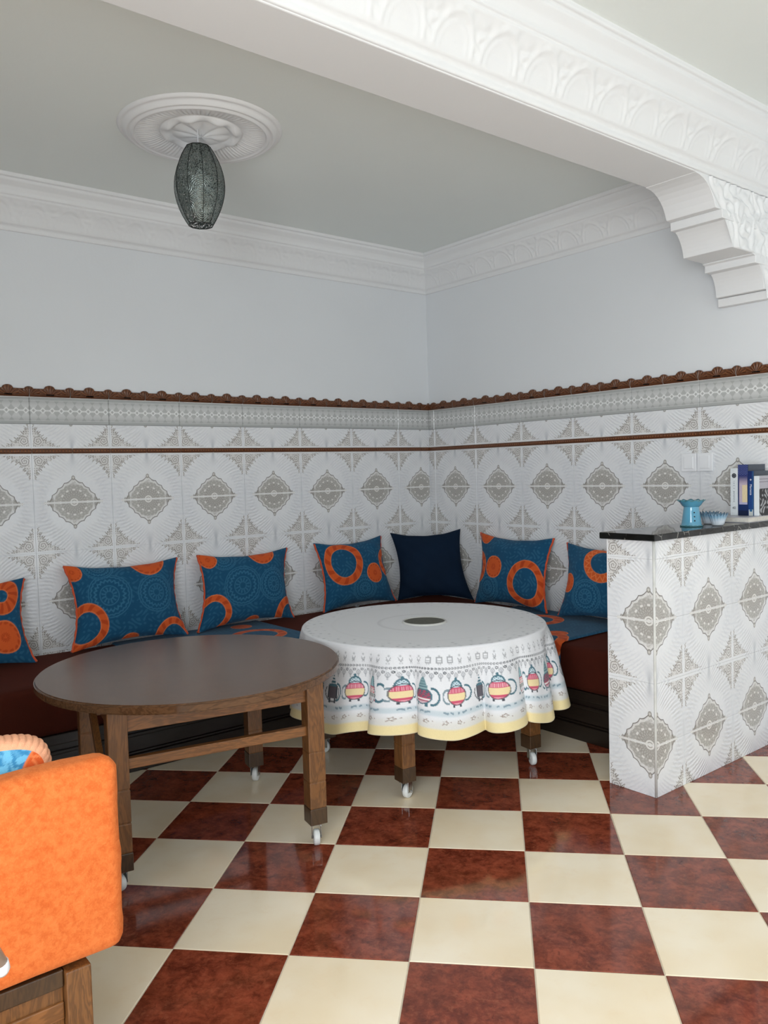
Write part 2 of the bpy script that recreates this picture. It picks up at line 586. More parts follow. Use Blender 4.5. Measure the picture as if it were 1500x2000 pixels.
# ------------------------------------------------------------------ room shell
ZC, ZF = 2.81, 2.85                 # ceiling of the seating bay, of the front room
BY0, BY1, BZ = -2.43, -2.19, 2.57   # beam
fl = struct(box('floor', (XL, YB, -.12), (0.0, 0.0, -.0025), M['grout'], bev=0), 'chequered glazed tile floor in oxblood and cream')
wl = struct(box('wall_left', (XL - .2, 0.0, -.12), (.2, .2, ZC + .1), M['plaster'], bev=0), 'white plaster wall above patterned tiles on the left')
wr = struct(box('wall_right', (0.0, YB, -.12), (.2, 0.0, ZF + .1), M['plaster'], bev=0), 'white plaster wall above patterned tiles on the right')
side = struct(box('wall_far_left', (XL - .2, DOOR[1], -.12), (XL, 0.0, ZF + .1), M['rear'], bev=0))
box('pier', (XL - .2, YB, -.12), (XL, DOOR[0], ZF + .1), M['rear'], side, bev=0)
box('sill_wall', (XL - .2, DOOR[0], -.12), (XL, DOOR[1], DOOR[2]), M['rear'], side, bev=0)
box('lintel', (XL - .2, DOOR[0], DOOR[3]), (XL, DOOR[1], ZF + .1), M['rear'], side, bev=0)
rear = struct(box('wall_rear', (XL - .2, YB - .2, -.12), (WIN[0], YB, ZF + .1), M['rear'], bev=0))
box('pier', (WIN[1], YB - .2, -.12), (.2, YB, ZF + .1), M['rear'], rear, bev=0)
box('sill_wall', (WIN[0], YB - .2, -.12), (WIN[1], YB, WIN[2]), M['rear'], rear, bev=0)
box('lintel', (WIN[0], YB - .2, WIN[3]), (WIN[1], YB, ZF + .1), M['rear'], rear, bev=0)
struct(box('ceiling', (XL, BY1, ZC), (0.0, 0.0, ZC + .1), M['ceil'], bev=0), 'grey-white ceiling over the seating bay')
struct(box('ceiling_front', (XL, YB, ZF), (0.0, BY0, ZF + .1), M['ceil'], bev=0), 'pale ceiling in front of the beam')
beam = struct(box('trim_1', (XL, BY0, BZ), (0.0, BY1, ZF + .1), M['stucco'], bev=.004), 'white plaster ceiling beam')
# window and balcony door frames (behind the camera)
wf = merge('window_1', [box_mesh('a', (WIN[0], YB - .12, WIN[2]), (WIN[0] + .05, YB - .06, WIN[3])), box_mesh('a', (WIN[1] - .05, YB - .12, WIN[2]), (WIN[1], YB - .06, WIN[3])),
                        box_mesh('a', (WIN[0], YB - .12, WIN[3] - .05), (WIN[1], YB - .06, WIN[3])), box_mesh('a', (WIN[0], YB - .12, WIN[2]), (WIN[1], YB - .06, WIN[2] + .05))])
struct(link('window_1', wf, M['plastic']))
xw = XL - .12
df = merge('window_2', [box_mesh('a', (xw, DOOR[0], DOOR[2]), (xw + .06, DOOR[0] + .05, DOOR[3])), box_mesh('a', (xw, DOOR[1] - .05, DOOR[2]), (xw + .06, DOOR[1], DOOR[3])),
                        box_mesh('a', (xw, DOOR[0], DOOR[3] - .05), (xw + .06, DOOR[1], DOOR[3])), box_mesh('a', (xw, DOOR[0], DOOR[2]), (xw + .06, DOOR[1], DOOR[2] + .05))])
struct(link('window_2', df, M['plastic']))


# --- floor tiles, laid diagonally
def clip_poly(poly, x0, x1, y0, y1):
    for ax, lim, sgn in ((0, x0, 1), (0, x1, -1), (1, y0, 1), (1, y1, -1)):
        out = []
        for i in range(len(poly)):
            p, q = poly[i], poly[(i + 1) % len(poly)]
            dp = (p[ax] - lim) * sgn; dq = (q[ax] - lim) * sgn
            if dp >= 0: out.append(p)
            if dp * dq < 0:
                t = dp / (dp - dq); out.append((p[0] + (q[0] - p[0]) * t, p[1] + (q[1] - p[1]) * t))
        poly = out
        if len(poly) < 3: return []
    return poly


G0 = np.array((-2.018, -2.637)); GU = np.array((.2337, -.2469)); GV = np.array((.2469, .2337))
ga = math.atan2(GU[1], GU[0]); gap = .0016
T = .34
h = T / 2 - gap
full = {}


def tile_prism(name, poly, zt=0.0, zb=-.006, b=.0012):
    n = len(poly); c = np.mean(poly, axis=0)
    V = [(p[0], p[1], zb) for p in poly] + [(p[0], p[1], zt - b) for p in poly]
    for p in poly:
        d = np.array(c) - np.array(p); L = np.linalg.norm(d); q = np.array(p) + d / max(L, 1e-6) * b * 1.4; V.append((q[0], q[1], zt))
    F = [tuple(2 * n + i for i in range(n))]
    for k in (0, 1):
        for i in range(n): F.append((k * n + i, k * n + (i + 1) % n, (k + 1) * n + (i + 1) % n, (k + 1) * n + i))
    return mesh_from(name, V, F)


for k in ('red', 'cream'):
    full[k] = tile_prism('floor_tile_' + k, [(-h, -h), (h, -h), (h, h), (-h, h)]); full[k].materials.append(M[k])
rot2 = np.array(((math.cos(ga), -math.sin(ga)), (math.sin(ga), math.cos(ga))))
for c in range(-14, 16):
    for r in range(-9, 16):
        ctr = G0 + GU * (c + .5) + GV * (r + .5)
        if not (XL - .3 < ctr[0] < .3 and -5.2 < ctr[1] < .3): continue
        # only tiles the bay and the near floor can show
        if ctr[0] < -5.1 or (ctr[1] > -.30 and ctr[0] < -.3) or ctr[0] > -.05 and ctr[1] > -2.1: continue
        kind = 'red' if (c + r) % 2 else 'cream'
        poly = [tuple(rot2 @ np.array(p) + ctr) for p in ((-h, -h), (h, -h), (h, h), (-h, h))]
        cl = clip_poly(poly, XL, -.002, -6, -.002)
        if not cl: continue
        if len(cl) == 4 and np.allclose(cl, poly):
            link('floor_tile', full[kind], None, fl, (ctr[0], ctr[1], 0), ga)
        else:
            loc = [tuple(rot2.T @ (np.array(p) - ctr)) for p in cl]
            me = tile_prism('floor_tile_cut', loc); me.materials.append(M[kind]); link('floor_tile', me, None, fl, (ctr[0], ctr[1], 0), ga)

# --- wall tiles
P, H, TH, GAP = .4003, .25, .003, .0005
tcache = {}


def wall_tile_mesh(x0, x1, z0, z1, mat, th=TH, b=.0006, curve=0.0):
    key = (round(x0, 3), round(x1, 3), round(z0, 3), round(z1, 3), mat.name, th)
    if key in tcache: return tcache[key]
    x0, x1, z0, z1 = x0 + GAP, x1 - GAP, z0 + GAP, z1 - GAP
    R = [(x0, z0), (x1, z0), (x1, z1), (x0, z1)]
    V = [(x, 0, z) for x, z in R] + [(x, -th + b, z) for x, z in R]
    V += [(x0 + b, -th, z0 + b), (x1 - b, -th, z0 + b), (x1 - b, -th, z1 - b), (x0 + b, -th, z1 - b)]
    F = [(8, 9, 10, 11)]
    for k in (0, 4):
        for i in range(4): F.append((k + i, k + (i + 1) % 4, k + 4 + (i + 1) % 4, k + 4 + i))
    me = mesh_from('wall_tile', V, F); me.materials.append(mat); tcache[key] = me
    return me


def tops(x0, x1):
    """brown moulded capping tile: a shell in the middle, half shells at both ends"""
    key = ('cap', round(x0, 3), round(x1, 3))
    if key in tcache: return tcache[key]
    xs = np.linspace(x0 + .0012, x1 - .0012, max(4, int((x1 - x0) / .004)))
    z = np.full(len(xs), .041)
    d = np.abs(xs); z = z + .017 * np.sqrt(np.clip(1 - (d / .026) ** 2, 0, 1))
    e = np.abs(np.abs(xs) - .1); z = z + .011 * np.sqrt(np.clip(1 - (e / .020) ** 2, 0, 1))
    prof = [(0, 0), (0, -.012), (.25, -.018), (.6, -.016), (.85, -.020), (1, -.012), (1, 0)]
    Pm = np.zeros((len(xs), len(prof), 3))
    for j, (t, y) in enumerate(prof):
        Pm[:, j, 0] = xs; Pm[:, j, 1] = y; Pm[:, j, 2] = z * t
    me = grid_mesh('trim_tile', Pm, smooth=False, flip=False)
    bm = bmesh.new(); bm.from_mesh(me); bmesh.ops.holes_fill(bm, edges=[q for q in bm.edges if q.is_boundary], sides=0)
    bmesh.ops.recalc_face_normals(bm, faces=bm.faces[:]); bm.to_mesh(me); bm.free()
    me.materials.append(M['trim_top']); tcache[key] = me; return me


def thin(x0, x1):
    key = ('thin', round(x0, 3), round(x1, 3))
    if key in tcache: return tcache[key]
    prof = [(-.0138, 0)] + [(.0138 * math.sin(t), -.006 - .009 * math.cos(t)) for t in np.linspace(-PI / 2, PI / 2, 7)] + [(.0138, 0)]
    me = prism_mesh('trim_tile', [(y, z) for z, y in prof], 0, x0 + .0012, x1 - .0012); me.materials.append(M['trim_thin']); tcache[key] = me
    return me


def tile_wall(parent, point, rotz, s_med, s0, s1, zrows, full_dress=True):
    """point(s) -> world xy; s runs along local +x; s_med: position of one medallion column"""
    k0 = math.floor((s0 - s_med) / P) - 1; k1 = math.ceil((s1 - s_med) / P) + 1
    for k in range(k0, k1 + 1):
        sc = s_med + k * P; a = max(sc - P / 2, s0); b = min(sc + P / 2, s1)
        if b - a < .01: continue
        for zm, za, zb in zrows:
            link('wall_tile', wall_tile_mesh(a - sc, b - sc, za - zm, zb - zm, M['tile']), None, parent, (*point(sc), zm), rotz)
        if full_dress:
            link('border_tile', wall_tile_mesh(a - sc, b - sc, -.068, .066, M['listello'], .007, .003), None, parent, (*point(sc), 1.700), rotz)
            for hf in (-P / 4, P / 4):
                c = sc + hf; a2 = max(c - P / 4, s0); b2 = min(c + P / 4, s1)
                if b2 - a2 < .012: continue
                link('capping_tile', tops(a2 - c, b2 - c), None, parent, (*point(c), 1.768), rotz)
                link('pencil_tile', thin(a2 - c, b2 - c), None, parent, (*point(c), 1.4965), rotz)


rows = [(1.232, 1.232, 1.483), (1.232, .982, 1.232), (.732, .732, .982), (.732, .482, .732), (.232, .232, .482), (1.761, 1.511, 1.632)]
tile_wall(wl, lambda s: (s, 0.0), 0.0, -.0895, -4.89, -.009, rows)
tile_wall(wr, lambda s: (0.0, -s), -PI / 2, .2601, .0, 4.12, rows + [(.232, .0, .232)])

for par, lo_, hi_ in ((wl, (-4.89, None), (-.009, None)), (wr, (None, -4.12), (None, -.009))):
    for za, zb, dp in ((1.7645, 1.806, .0105), (1.4815, 1.5115, .0085)):
        if par is wl: box('grout_strip', (lo_[0], -dp, za), (hi_[0], .001, zb), M['wgrout'], par, 0)
        else: box('grout_strip', (-dp, lo_[1], za), (.001, hi_[1], zb), M['wgrout'], par, 0)

# --- partition with tiled faces
PX, PY0, PY1, PZ = -1.035, -2.455, -2.229, 1.042
pt = struct(box('wall_partition', (PX + TH, PY0 + TH, 0), (-.0, PY1 - TH, PZ), M['wgrout'], bev=0), 'low tiled partition wall with a black marble top')
prow = [(.2126, 0.0, .2126), (.2126, .2126, .4656), (.7186, .4656, .7186), (.7186, .7186, .9686), (1.2186, .9686, PZ)]
tile_wall(pt, lambda s: (PX + TH, -s), -PI / 2, 2.428, -PY1 + .001, -PY0 - .006, prow, False)
tile_wall(pt, lambda s: (s, PY0 + TH), 0.0, PX + .0066, PX + .006, -.009, prow, False)
tile_wall(pt, lambda s: (-s, PY1 - TH), PI, -(PX + .0066), .009, -PX - .006, prow, False)
link('edge_strip', tube_mesh('edge_strip', [(PX + .004, PY0 + .004, 0.001), (PX + .004, PY0 + .004, .35), (PX + .004, PY0 + .004, .7), (PX + .004, PY0 + .004, PZ)], .0055, 12), M['alu'], pt)

# --- cornices with moulded relief
rs = np.random.default_rng(3)


def cornice(name, start, along, inward, L, z0, z1, proj, period=.17, n=520, amp=.011, m0=True):
    hgt = z1 - z0
    prof = np.array([(.0, 0), (.010, 0.0), (.012, .03), (.012, .09), (.020, .12), (.030, .135), (.034, .16), (.05, .30), (.075, .44), (.105, .54), (.118, .58),
                     (.118, .62), (.128, .63), (.130, .70), (.142, .78), (.165, .85), (.172, .87), (.172, .92), (.188, .93), (.19, 1.0)])
    pr = prof.copy(); pr[:, 0] *= proj / .19; pr[:, 1] = z0 + pr[:, 1] * hgt
    # resample densely
    d = np.r_[0, np.cumsum(np.hypot(np.diff(pr[:, 0]), np.diff(pr[:, 1])))]; tt = np.linspace(0, d[-1], 64)
    pd = np.interp(tt, d, pr[:, 0]); pz = np.interp(tt, d, pr[:, 1])
    tn = (pz - z0) / hgt
    nd = np.gradient(pz); nzv = -np.gradient(pd); ln = np.hypot(nd, nzv) + 1e-9; nd /= ln; nzv /= ln
    s = np.linspace(0, 1, n)[:, None]
    start_off = pd[None, :] if m0 else 0 * pd[None, :]
    S = start_off + (L - start_off) * s
    Tn = np.broadcast_to(tn[None, :], S.shape)
    q = (S / period) % 1 - .5
    er = np.sqrt((q / .40) ** 2 + ((Tn - .20) / .33) ** 2)
    arch = np.exp(-((er - 1) / .10) ** 2) * (Tn > .17)
    arch2 = .5 * np.exp(-((er - .72) / .08) ** 2) * (Tn > .17)
    lf = np.exp(-((np.abs(q) - .5) / .10) ** 2) * (.7 + .5 * np.sin(Tn * 60 + np.abs(q) * 20)) * np.exp(-((Tn - .38) / .14) ** 2)
    vein = .35 * np.sin(np.arctan2(Tn - .2, q * .8) * 14) * np.exp(-((er - 1.2) / .16) ** 2) * (Tn > .2)
    win = sstepn(Tn, .13, .2) * sstepn(Tn, .60, .53)
    low = .35 * np.sin(S / .022) * np.sin(S / .013 + 4 * np.sin(Tn * 70)) * sstepn(Tn, .02, .05) * sstepn(Tn, .12, .09)
    R = amp * (win * (arch + arch2 + lf + vein * .8) + low)
    A = np.array(along); I = np.array(inward); St = np.array(start)
    Pm = St[None, None, :] + A[None, None, :] * S[..., None] + I[None, None, :] * (pd[None, :] + R * nd[None, :])[..., None]
    Pm[..., 2] = pz[None, :] + R * nzv[None, :]
    me = grid_mesh(name, Pm, smooth=True)
    return struct(link(name, me, M['stucco']), 'white moulded plaster cornice with arched leaf relief')


cornice('trim_2', (0, 0, 0), (-1, 0, 0), (0, -1, 0), 4.4, 2.575, ZC, .155, amp=.0036)['label'] = 'white moulded plaster cornice along the left wall'
cornice('trim_3', (0, 0, 0), (0, -1, 0), (-1, 0, 0), -BY1, 2.575, ZC, .155, amp=.0036)['label'] = 'white moulded plaster cornice along the right wall'
cornice('trim_4', (0, BY0, 0), (-1, 0, 0), (0, -1, 0), 5.2, BZ + .004, ZF, .165, .20, 760, .0044, False)['label'] = 'white moulded plaster cornice on the face of the beam'

# --- stepped corbel under the beam


def arc(p, q, bulge, n=8):
    """points from p to q along a shallow concave arc"""
    p = np.array(p); q = np.array(q); d = q - p; nrm = np.array((-d[1], d[0]))
    return [tuple(p + d * t + nrm * bulge * 4 * t * (1 - t)) for t in np.linspace(0, 1, n)]


cor = thing('corbel', 'stepped white plaster corbel under the ceiling beam against the right wall', 'corbel', (0, (BY0 + BY1) / 2, 2.10))
hy = (BY1 - BY0) / 2


def slab(name, poly, y0=-hy, y1=hy):
    me = prism_mesh(name, [(x, z - 2.10) for x, z in poly], 1, y0, y1, .002)
    return link(name, me, M['stucco'], cor)


slab('cove_block', [(-.0, 2.575), (-.66, 2.575)] + arc((-.66, 2.568), (-.50, 2.45), .17) + [(0, 2.45)])
slab('fillet', [(0, 2.45), (-.462, 2.45), (-.460, 2.412), (0, 2.412)], -hy - .008, hy + .004)
slab('cove_block', [(0, 2.412), (-.425, 2.412)] + arc((-.425, 2.412), (-.36, 2.302), .10) + [(0, 2.302)])
slab('fillet', [(0, 2.302), (-.185, 2.302), (-.185, 2.296), (-.165, 2.292), (-.165, 2.260), (0, 2.260)], -hy - .006, hy + .004)
slab('cove_block', [(0, 2.260), (-.115, 2.260)] + arc((-.115, 2.260), (-.072, 2.152), .10) + [(0, 2.152)])
slab('fillet', [(0, 2.152), (-.046, 2.150), (-.044, 2.110), (0, 2.110)], -hy - .006, hy + .004)
# acanthus relief on the side that faces the room
X = np.linspace(-.56, -.0, 150); Z = np.linspace(2.11, 2.57, 130)
XX, ZZ = np.meshgrid(X, Z, indexing='ij')
edge = np.interp(ZZ, [2.10, 2.152, 2.26, 2.262, 2.30, 2.302, 2.412, 2.45, 2.57], [-.05, -.06, -.11, -.16, -.16, -.36, -.43, -.46, -.60])
inside = sstepn(XX - edge, .012, .05)
rel = np.zeros_like(XX)
for i in range(XX.shape[0]):
    for j in range(XX.shape[1]):
        p = Vector((XX[i, j] * 9, ZZ[i, j] * 9, .4)); w = mnoise.noise(p * 1.0)
        rel[i, j] = abs(math.sin(6.0 * (w + .35 * mnoise.noise(p * 2.3)) + 9 * XX[i, j]))
Pm = np.stack([np.maximum(XX, edge + .004), -hy - .001 - .011 * inside * rel ** 1.5, ZZ - 2.10], -1)
link('leaf_relief', grid_mesh('leaf_relief', Pm, flip=True), M['stucco'], cor)

# ------------------------------------------------------------------ ceiling rose and lantern
LX, LY = -2.295, -1.150
rose = thing('ceiling_rose', 'round white plaster ceiling rose with fluted rim and leaf centre', 'ceiling rose', (LX + .042, LY + .05, ZC))
rr_ = np.r_[np.linspace(.34, .27, 22), np.linspace(.268, .17, 22), np.linspace(.168, .125, 16), np.linspace(.123, .0, 30)]
th_ = np.linspace(0, 2 * PI, 361)[:-1]
RR, TT = np.meshgrid(rr_, th_, indexing='ij')
d = np.zeros_like(RR)
rim = np.clip((.34 - RR) / .07, 0, 1)
d += .032 * np.sin(np.clip(rim, 0, 1) * PI * .62) * (RR >= .269) + .004 * np.sin(rim * PI * 5) * (RR >= .269)
fz = (RR < .269) & (RR >= .169)
d += fz * (.030 - .018 * (.269 - RR) / .1 + .0035 * np.abs(np.sin(TT * 40)) * np.sin(np.clip((.269 - RR) / .1, 0, 1) * PI) * 2)
iz = (RR < .169) & (RR >= .124)
d += iz * (.012 + .018 * np.sin(np.clip((.169 - RR) / .045, 0, 1) * PI) * (.65 + .35 * np.cos(TT * 8)) + .004)
cz = RR < .124
d += cz * (.014 + .012 * np.abs(np.cos(TT * 4)) * np.sin(RR / .124 * PI) + .016 * np.exp(-(RR / .03) ** 2))
Pm = np.stack([RR * np.cos(TT), RR * np.sin(TT), -d - .0005], -1)
link('moulded_disc', grid_mesh('moulded_disc', Pm, False, True, True), M['stucco'], rose)

lan = thing('lantern', 'pierced dark metal barrel lantern hanging from the ceiling', 'lantern', (LX, LY, 2.392))
zs = np.linspace(0, 1, 17)
prof = [(.047 + .057 * math.sin(PI * (t * .98 + .01)) ** .85, .318 * t) for t in zs]
link('shade', lathe_mesh('shade', prof, 10, smooth=False), M['lantern'], lan)
for i in range(10):
    a = 2 * PI * i / 10
    link('rib', tube_mesh('rib', [((r + .0005) * math.cos(a), (r + .0005) * math.sin(a), z) for r, z in prof], .0011, 6), M['iron'], lan)
for z in (0.0, .318):
    r = prof[0 if z == 0 else -1][0]
    link('hoop', tube_mesh('hoop', [(r * math.cos(a), r * math.sin(a), z) for a in np.linspace(0, 2 * PI, 11)[:-1]], .0022, 6, True), M['iron'], lan)
link('lamp_tube', lathe_mesh('lamp_tube', [(0, .075), (.016, .077), (.020, .09), (.020, .20), (.016, .212), (0, .214)], 24), M['glass'], lan)
link('lamp_holder', lathe_mesh('lamp_holder', [(0, .205), (.018, .205), (.018, .262), (.006, .275), (0, .275)], 20), M['iron'], lan)
link('top_cap', lathe_mesh('top_cap', [(.049, .316), (.03, .326), (.008, .334), (0, .334)], 20), M['iron'], lan)
link('cord', tube_mesh('cord', [(0, 0, .275), (0, 0, .33), (0, 0, .36), (0, 0, .398)], .0022, 8), M['plastic'], lan)

# ------------------------------------------------------------------ benches
SD, SZ = .705, .47


def bench_run(name, lo, hi, axis, front, label):
    """dark wood plinth with stepped mouldings; axis 0: front faces -y, axis 1: front faces -x"""
    t = thing(name, label, 'bench', ((lo[0] + hi[0]) / 2, (lo[1] + hi[1]) / 2, 0))
    o = np.array([(lo[0] + hi[0]) / 2, (lo[1] + hi[1]) / 2, 0])

    def part(n, f, z0, z1, bev=.004):
        l = np.array([lo[0], lo[1], z0], float); hh = np.array([hi[0], hi[1], z1], float)
        if axis == 0: l[1] = front - f
        else: l[0] = front - f
        box(n, l - o, hh - o, M['base'], t, bev)
    part('carcass', -.02, 0.0, .245)
    part('plinth_board', 0.0, 0.0, .078)
    part('moulding', -.008, .079, .090)
    part('front_board', -.014, .091, .160)
    part('moulding', -.004, .161, .176)
    part('top_rail', .002, .205, .25)
    return t


bench_run('bench', (-4.6, -SD), (-SD - .004, -.010), 0, -SD + .012, 'dark wooden bench plinth along the left wall behind the tables')
bench_run('bench', (-SD, -2.20), (-.010, -.010), 1, -SD + .012, 'dark wooden bench plinth along the right wall beside the partition')


def mattress(name, lo, hi, label, seed):
    me = box_mesh(name, lo, hi, .03, 4)
    bm = bmesh.new(); bm.from_mesh(me)
    bmesh.ops.subdivide_edges(bm, edges=[e for e in bm.edges if e.calc_length() > .2], cuts=12, use_grid_fill=True)
    for v in bm.verts:
        nz = mnoise.noise(Vector((v.co.x * 3.1 + seed, v.co.y * 3.1, v.co.z * 5)))
        if v.co.z > lo[2] + .05: v.co.z += .006 * nz
    bm.to_mesh(me); bm.free(); shade(me)
    o = link(name, me, M['velvet']); tag(o, label, 'mattress', None)
    c = np.array(((lo[0] + hi[0]) / 2, (lo[1] + hi[1]) / 2, lo[2]))
    for v in me.vertices: v.co = Vector(np.array(v.co) - c)
    o.location = c
    return o


mattress('seat_mattress', (-4.6, -SD, .251), (-SD - .006, -.012, SZ), 'chestnut velvet seat mattress along the left wall', 0)
mattress('seat_mattress', (-SD, -2.20, .251), (-.012, -.012, SZ), 'chestnut velvet seat mattress along the right wall', 5)


# ------------------------------------------------------------------ printed cloth
def C(*a): return np.array(lin(*a)[:3])


TEAL, TEAL_L, TEAL_D = C(24, 82, 118), C(62, 124, 156), C(18, 64, 96)
ORG, ORG_L, ORG_D = C(222, 96, 42), C(240, 134, 78), C(188, 66, 28)


def mixn(c, m, k):
    m = np.clip(m, 0, 1)[..., None]; return c * (1 - m) + k * m


def mandala(c, X, Y, cx, cy, R, k=TEAL_L, s=.9):
    d = np.hypot(X - cx, Y - cy); t = np.arctan2(Y - cy, X - cx); w = .0026
    ln = lambda r, ww=w: np.exp(-((d - r) / ww) ** 2)
    m = ln(R) + ln(R * .44) + .8 * ln(R * .18)
    z = (t * 11 / PI) % 1; m += (np.abs(d / R - (.62 + .12 * np.abs(2 * z - 1))) < .05) * .8
    z2 = (t * 13 / PI) % 1; m += (np.abs(d / R - (.86 + .05 * np.abs(2 * z2 - 1))) < .035) * .7
    m += ((np.abs(np.sin(t * 6)) > .75) & (d < R * .38) & (d > R * .2)) * .7
    return mixn(c, np.clip(m, 0, 1) * s * (d < R * 1.02), k)


def scroll(c, X, Y, k, s=.35, f=55, seed=0):
    m = np.sin(X * f * 2 + 2.5 * np.sin(Y * f * 1.3 + seed)) * np.sin(Y * f * 2 + 2.5 * np.sin(X * f * 1.1 + seed))
    return mixn(c, sstepn(m, .25, .5) * s, k)


def o_disc(c, X, Y, cx, cy, R):
    d = np.hypot(X - cx, Y - cy); t = np.arctan2(Y - cy, X - cx)
    f = ORG[None, None, :] * np.ones(X.shape + (1,))
    pet = np.abs(np.sin(t * 7 + d * 60)) * np.sin(d / R * 9)
    f = mixn(f, sstepn(pet, .35, .6) * .75, ORG_D)
    f = mixn(f, np.exp(-((d - R * .96) / .003) ** 2), ORG_L)
    m = sstepn(-d, -R - .0012, -R + .0012)[..., None]
    return c * (1 - m) + f * m


def o_ring(c, X, Y, cx, cy, Ro, Ri, zig=False):
    d = np.hypot(X - cx, Y - cy); t = np.arctan2(Y - cy, X - cx); mid = (Ro + Ri) / 2; hw = (Ro - Ri) / 2
    f = ORG[None, None, :] * np.ones(X.shape + (1,))
    if zig:
        z = np.abs(((t * 9 / PI) % 1) * 2 - 1) - .5
        f = mixn(f, np.abs((d - mid) / hw - z * 1.2) < .22, ORG_L)
    else:
        lf = np.sin(t * 11 + (d - mid) / hw * 1.3)
        f = mixn(f, sstepn(lf, .1, .5) * .8, ORG_D)
    for r in (Ro - .002, Ri + .002): f = mixn(f, np.exp(-((d - r) / .0028) ** 2), ORG_L)
    m = (sstepn(-np.abs(d - mid), -hw - .0012, -hw + .0012))[..., None]
    return c * (1 - m) + f * m


def fabric(X, Y, motifs, base=TEAL, light=TEAL_L):
    c = base[None, None, :] * np.ones(X.shape + (1,))
    c = scroll(c, X, Y, light, .35)
    for mt in motifs:
        if mt[0] == 'm':
            d = np.hypot(X - mt[1], Y - mt[2]); c = mixn(c, sstepn(-d, -mt[3] - .002, -mt[3]) * .9, base)
            c = mandala(c, X, Y, mt[1], mt[2], mt[3], light)
    for mt in motifs:
        if mt[0] == 'd': c = o_disc(c, X, Y, *mt[1:])
        if mt[0] == 'r': c = o_ring(c, X, Y, *mt[1:])
        if mt[0] == 'z': c = o_ring(c, X, Y, *mt[1:], True)
    return c


def cushion(label, corners, motifs, puff=.085, mat=None, back=(0, 0, 1), piping=True, n=170, group=None, base=TEAL, light=TEAL_L, sag=.05, name='cushion'):
    """corners TL TR BR BL in world space (as seen from the room); motifs in metres from the bottom left corner"""
    TL, TR, BR, BL = [np.array(c, float) for c in corners]
    w = (np.linalg.norm(TR - TL) + np.linalg.norm(BR - BL)) / 2; hh = (np.linalg.norm(TL - BL) + np.linalg.norm(TR - BR)) / 2
    ctr = (TL + TR + BR + BL) / 4; org = np.array((ctr[0], ctr[1], min(BL[2], BR[2])))
    nx = max(12, int(n * w / .6)); ny = max(12, int(n * hh / .6))
    s = np.linspace(0, 1, nx); t = np.linspace(0, 1, ny); S, T_ = np.meshgrid(s, t, indexing='ij')
    # pointed corners: edges bow inward
    bow = .075
    S2 = S + (0.5 - S) * 2 * bow * (4 * T_ * (1 - T_)) * np.abs(2 * S - 1) ** 2
    T2 = T_ + (0.5 - T_) * 2 * bow * (4 * S * (1 - S)) * np.abs(2 * T_ - 1) ** 2
    Q = (BL[None, None] * ((1 - S2) * (1 - T2))[..., None] + BR[None, None] * (S2 * (1 - T2))[..., None]
         + TL[None, None] * ((1 - S2) * T2)[..., None] + TR[None, None] * (S2 * T2)[..., None])
    nrm = np.cross(BR - BL, TL - BL); nrm /= np.linalg.norm(nrm)
    prof = (np.clip(1 - np.abs(2 * S - 1) ** 2.6, 0, 1) * np.clip(1 - np.abs(2 * T_ - 1) ** 2.6, 0, 1)) ** .55
    prof *= 1 + sag * np.sin(S * 7 + 1) * np.sin(T_ * 5)
    wob = .004 * np.sin(S * 23 + T_ * 9) * np.sin(T_ * 17) * (1 - prof * .6)
    X = S * w; Y = T_ * hh
    front = Q + nrm * (puff * .62 * prof + wob + .003)[..., None]
    rear_ = Q - nrm * (puff * .5 * prof - wob + .003)[..., None]
    root = thing(name, label, 'cushion', org, 0, group)
    col = fabric(X, Y, motifs, base, light)
    k = nx * ny
    V = np.concatenate([front.reshape(-1, 3), rear_.reshape(-1, 3)]) - org
    V[:, 2] = np.maximum(V[:, 2], .003)
    I, J = np.meshgrid(np.arange(nx - 1), np.arange(ny - 1), indexing='ij')
    qf = np.stack([I * ny + J, (I + 1) * ny + J, (I + 1) * ny + J + 1, I * ny + J + 1], -1).reshape(-1, 4)
    ring = [(i, 0) for i in range(nx)] + [(nx - 1, j) for j in range(1, ny)] + [(i, ny - 1) for i in range(nx - 2, -1, -1)] + [(0, j) for j in range(ny - 2, 0, -1)]
    idx = np.array([i * ny + j for i, j in ring]); nxt = np.roll(idx, -1)
    qr = np.stack([idx, idx + k, nxt + k, nxt], -1)
    me = quads_mesh('cover', V, np.concatenate([qf, (qf + k)[:, ::-1], qr[:, ::-1]]), True, np.concatenate([col.reshape(-1, 3)] * 2))
    link('cover', me, mat or M['print'], root)
    if piping:
        for i in (0, nx - 1):
            pts = (Q[i, ::4] - org); pts[:, 2] = np.maximum(pts[:, 2], .006)
            pts = pts + np.array([[.002 * math.sin(q * 1.7), 0, 0] for q in range(len(pts))])
            link('piping', tube_mesh('piping', pts, .0065, 8), M['piping'], root)
    return root


def rect(p, along, up, w, hh, skew=(0, 0)):
    p = np.array(p, float); a = np.array(along, float); u = np.array(up, float)
    return [p + u * hh + a * skew[0], p + a * (w + skew[1]) + u * hh, p + a * w, p]


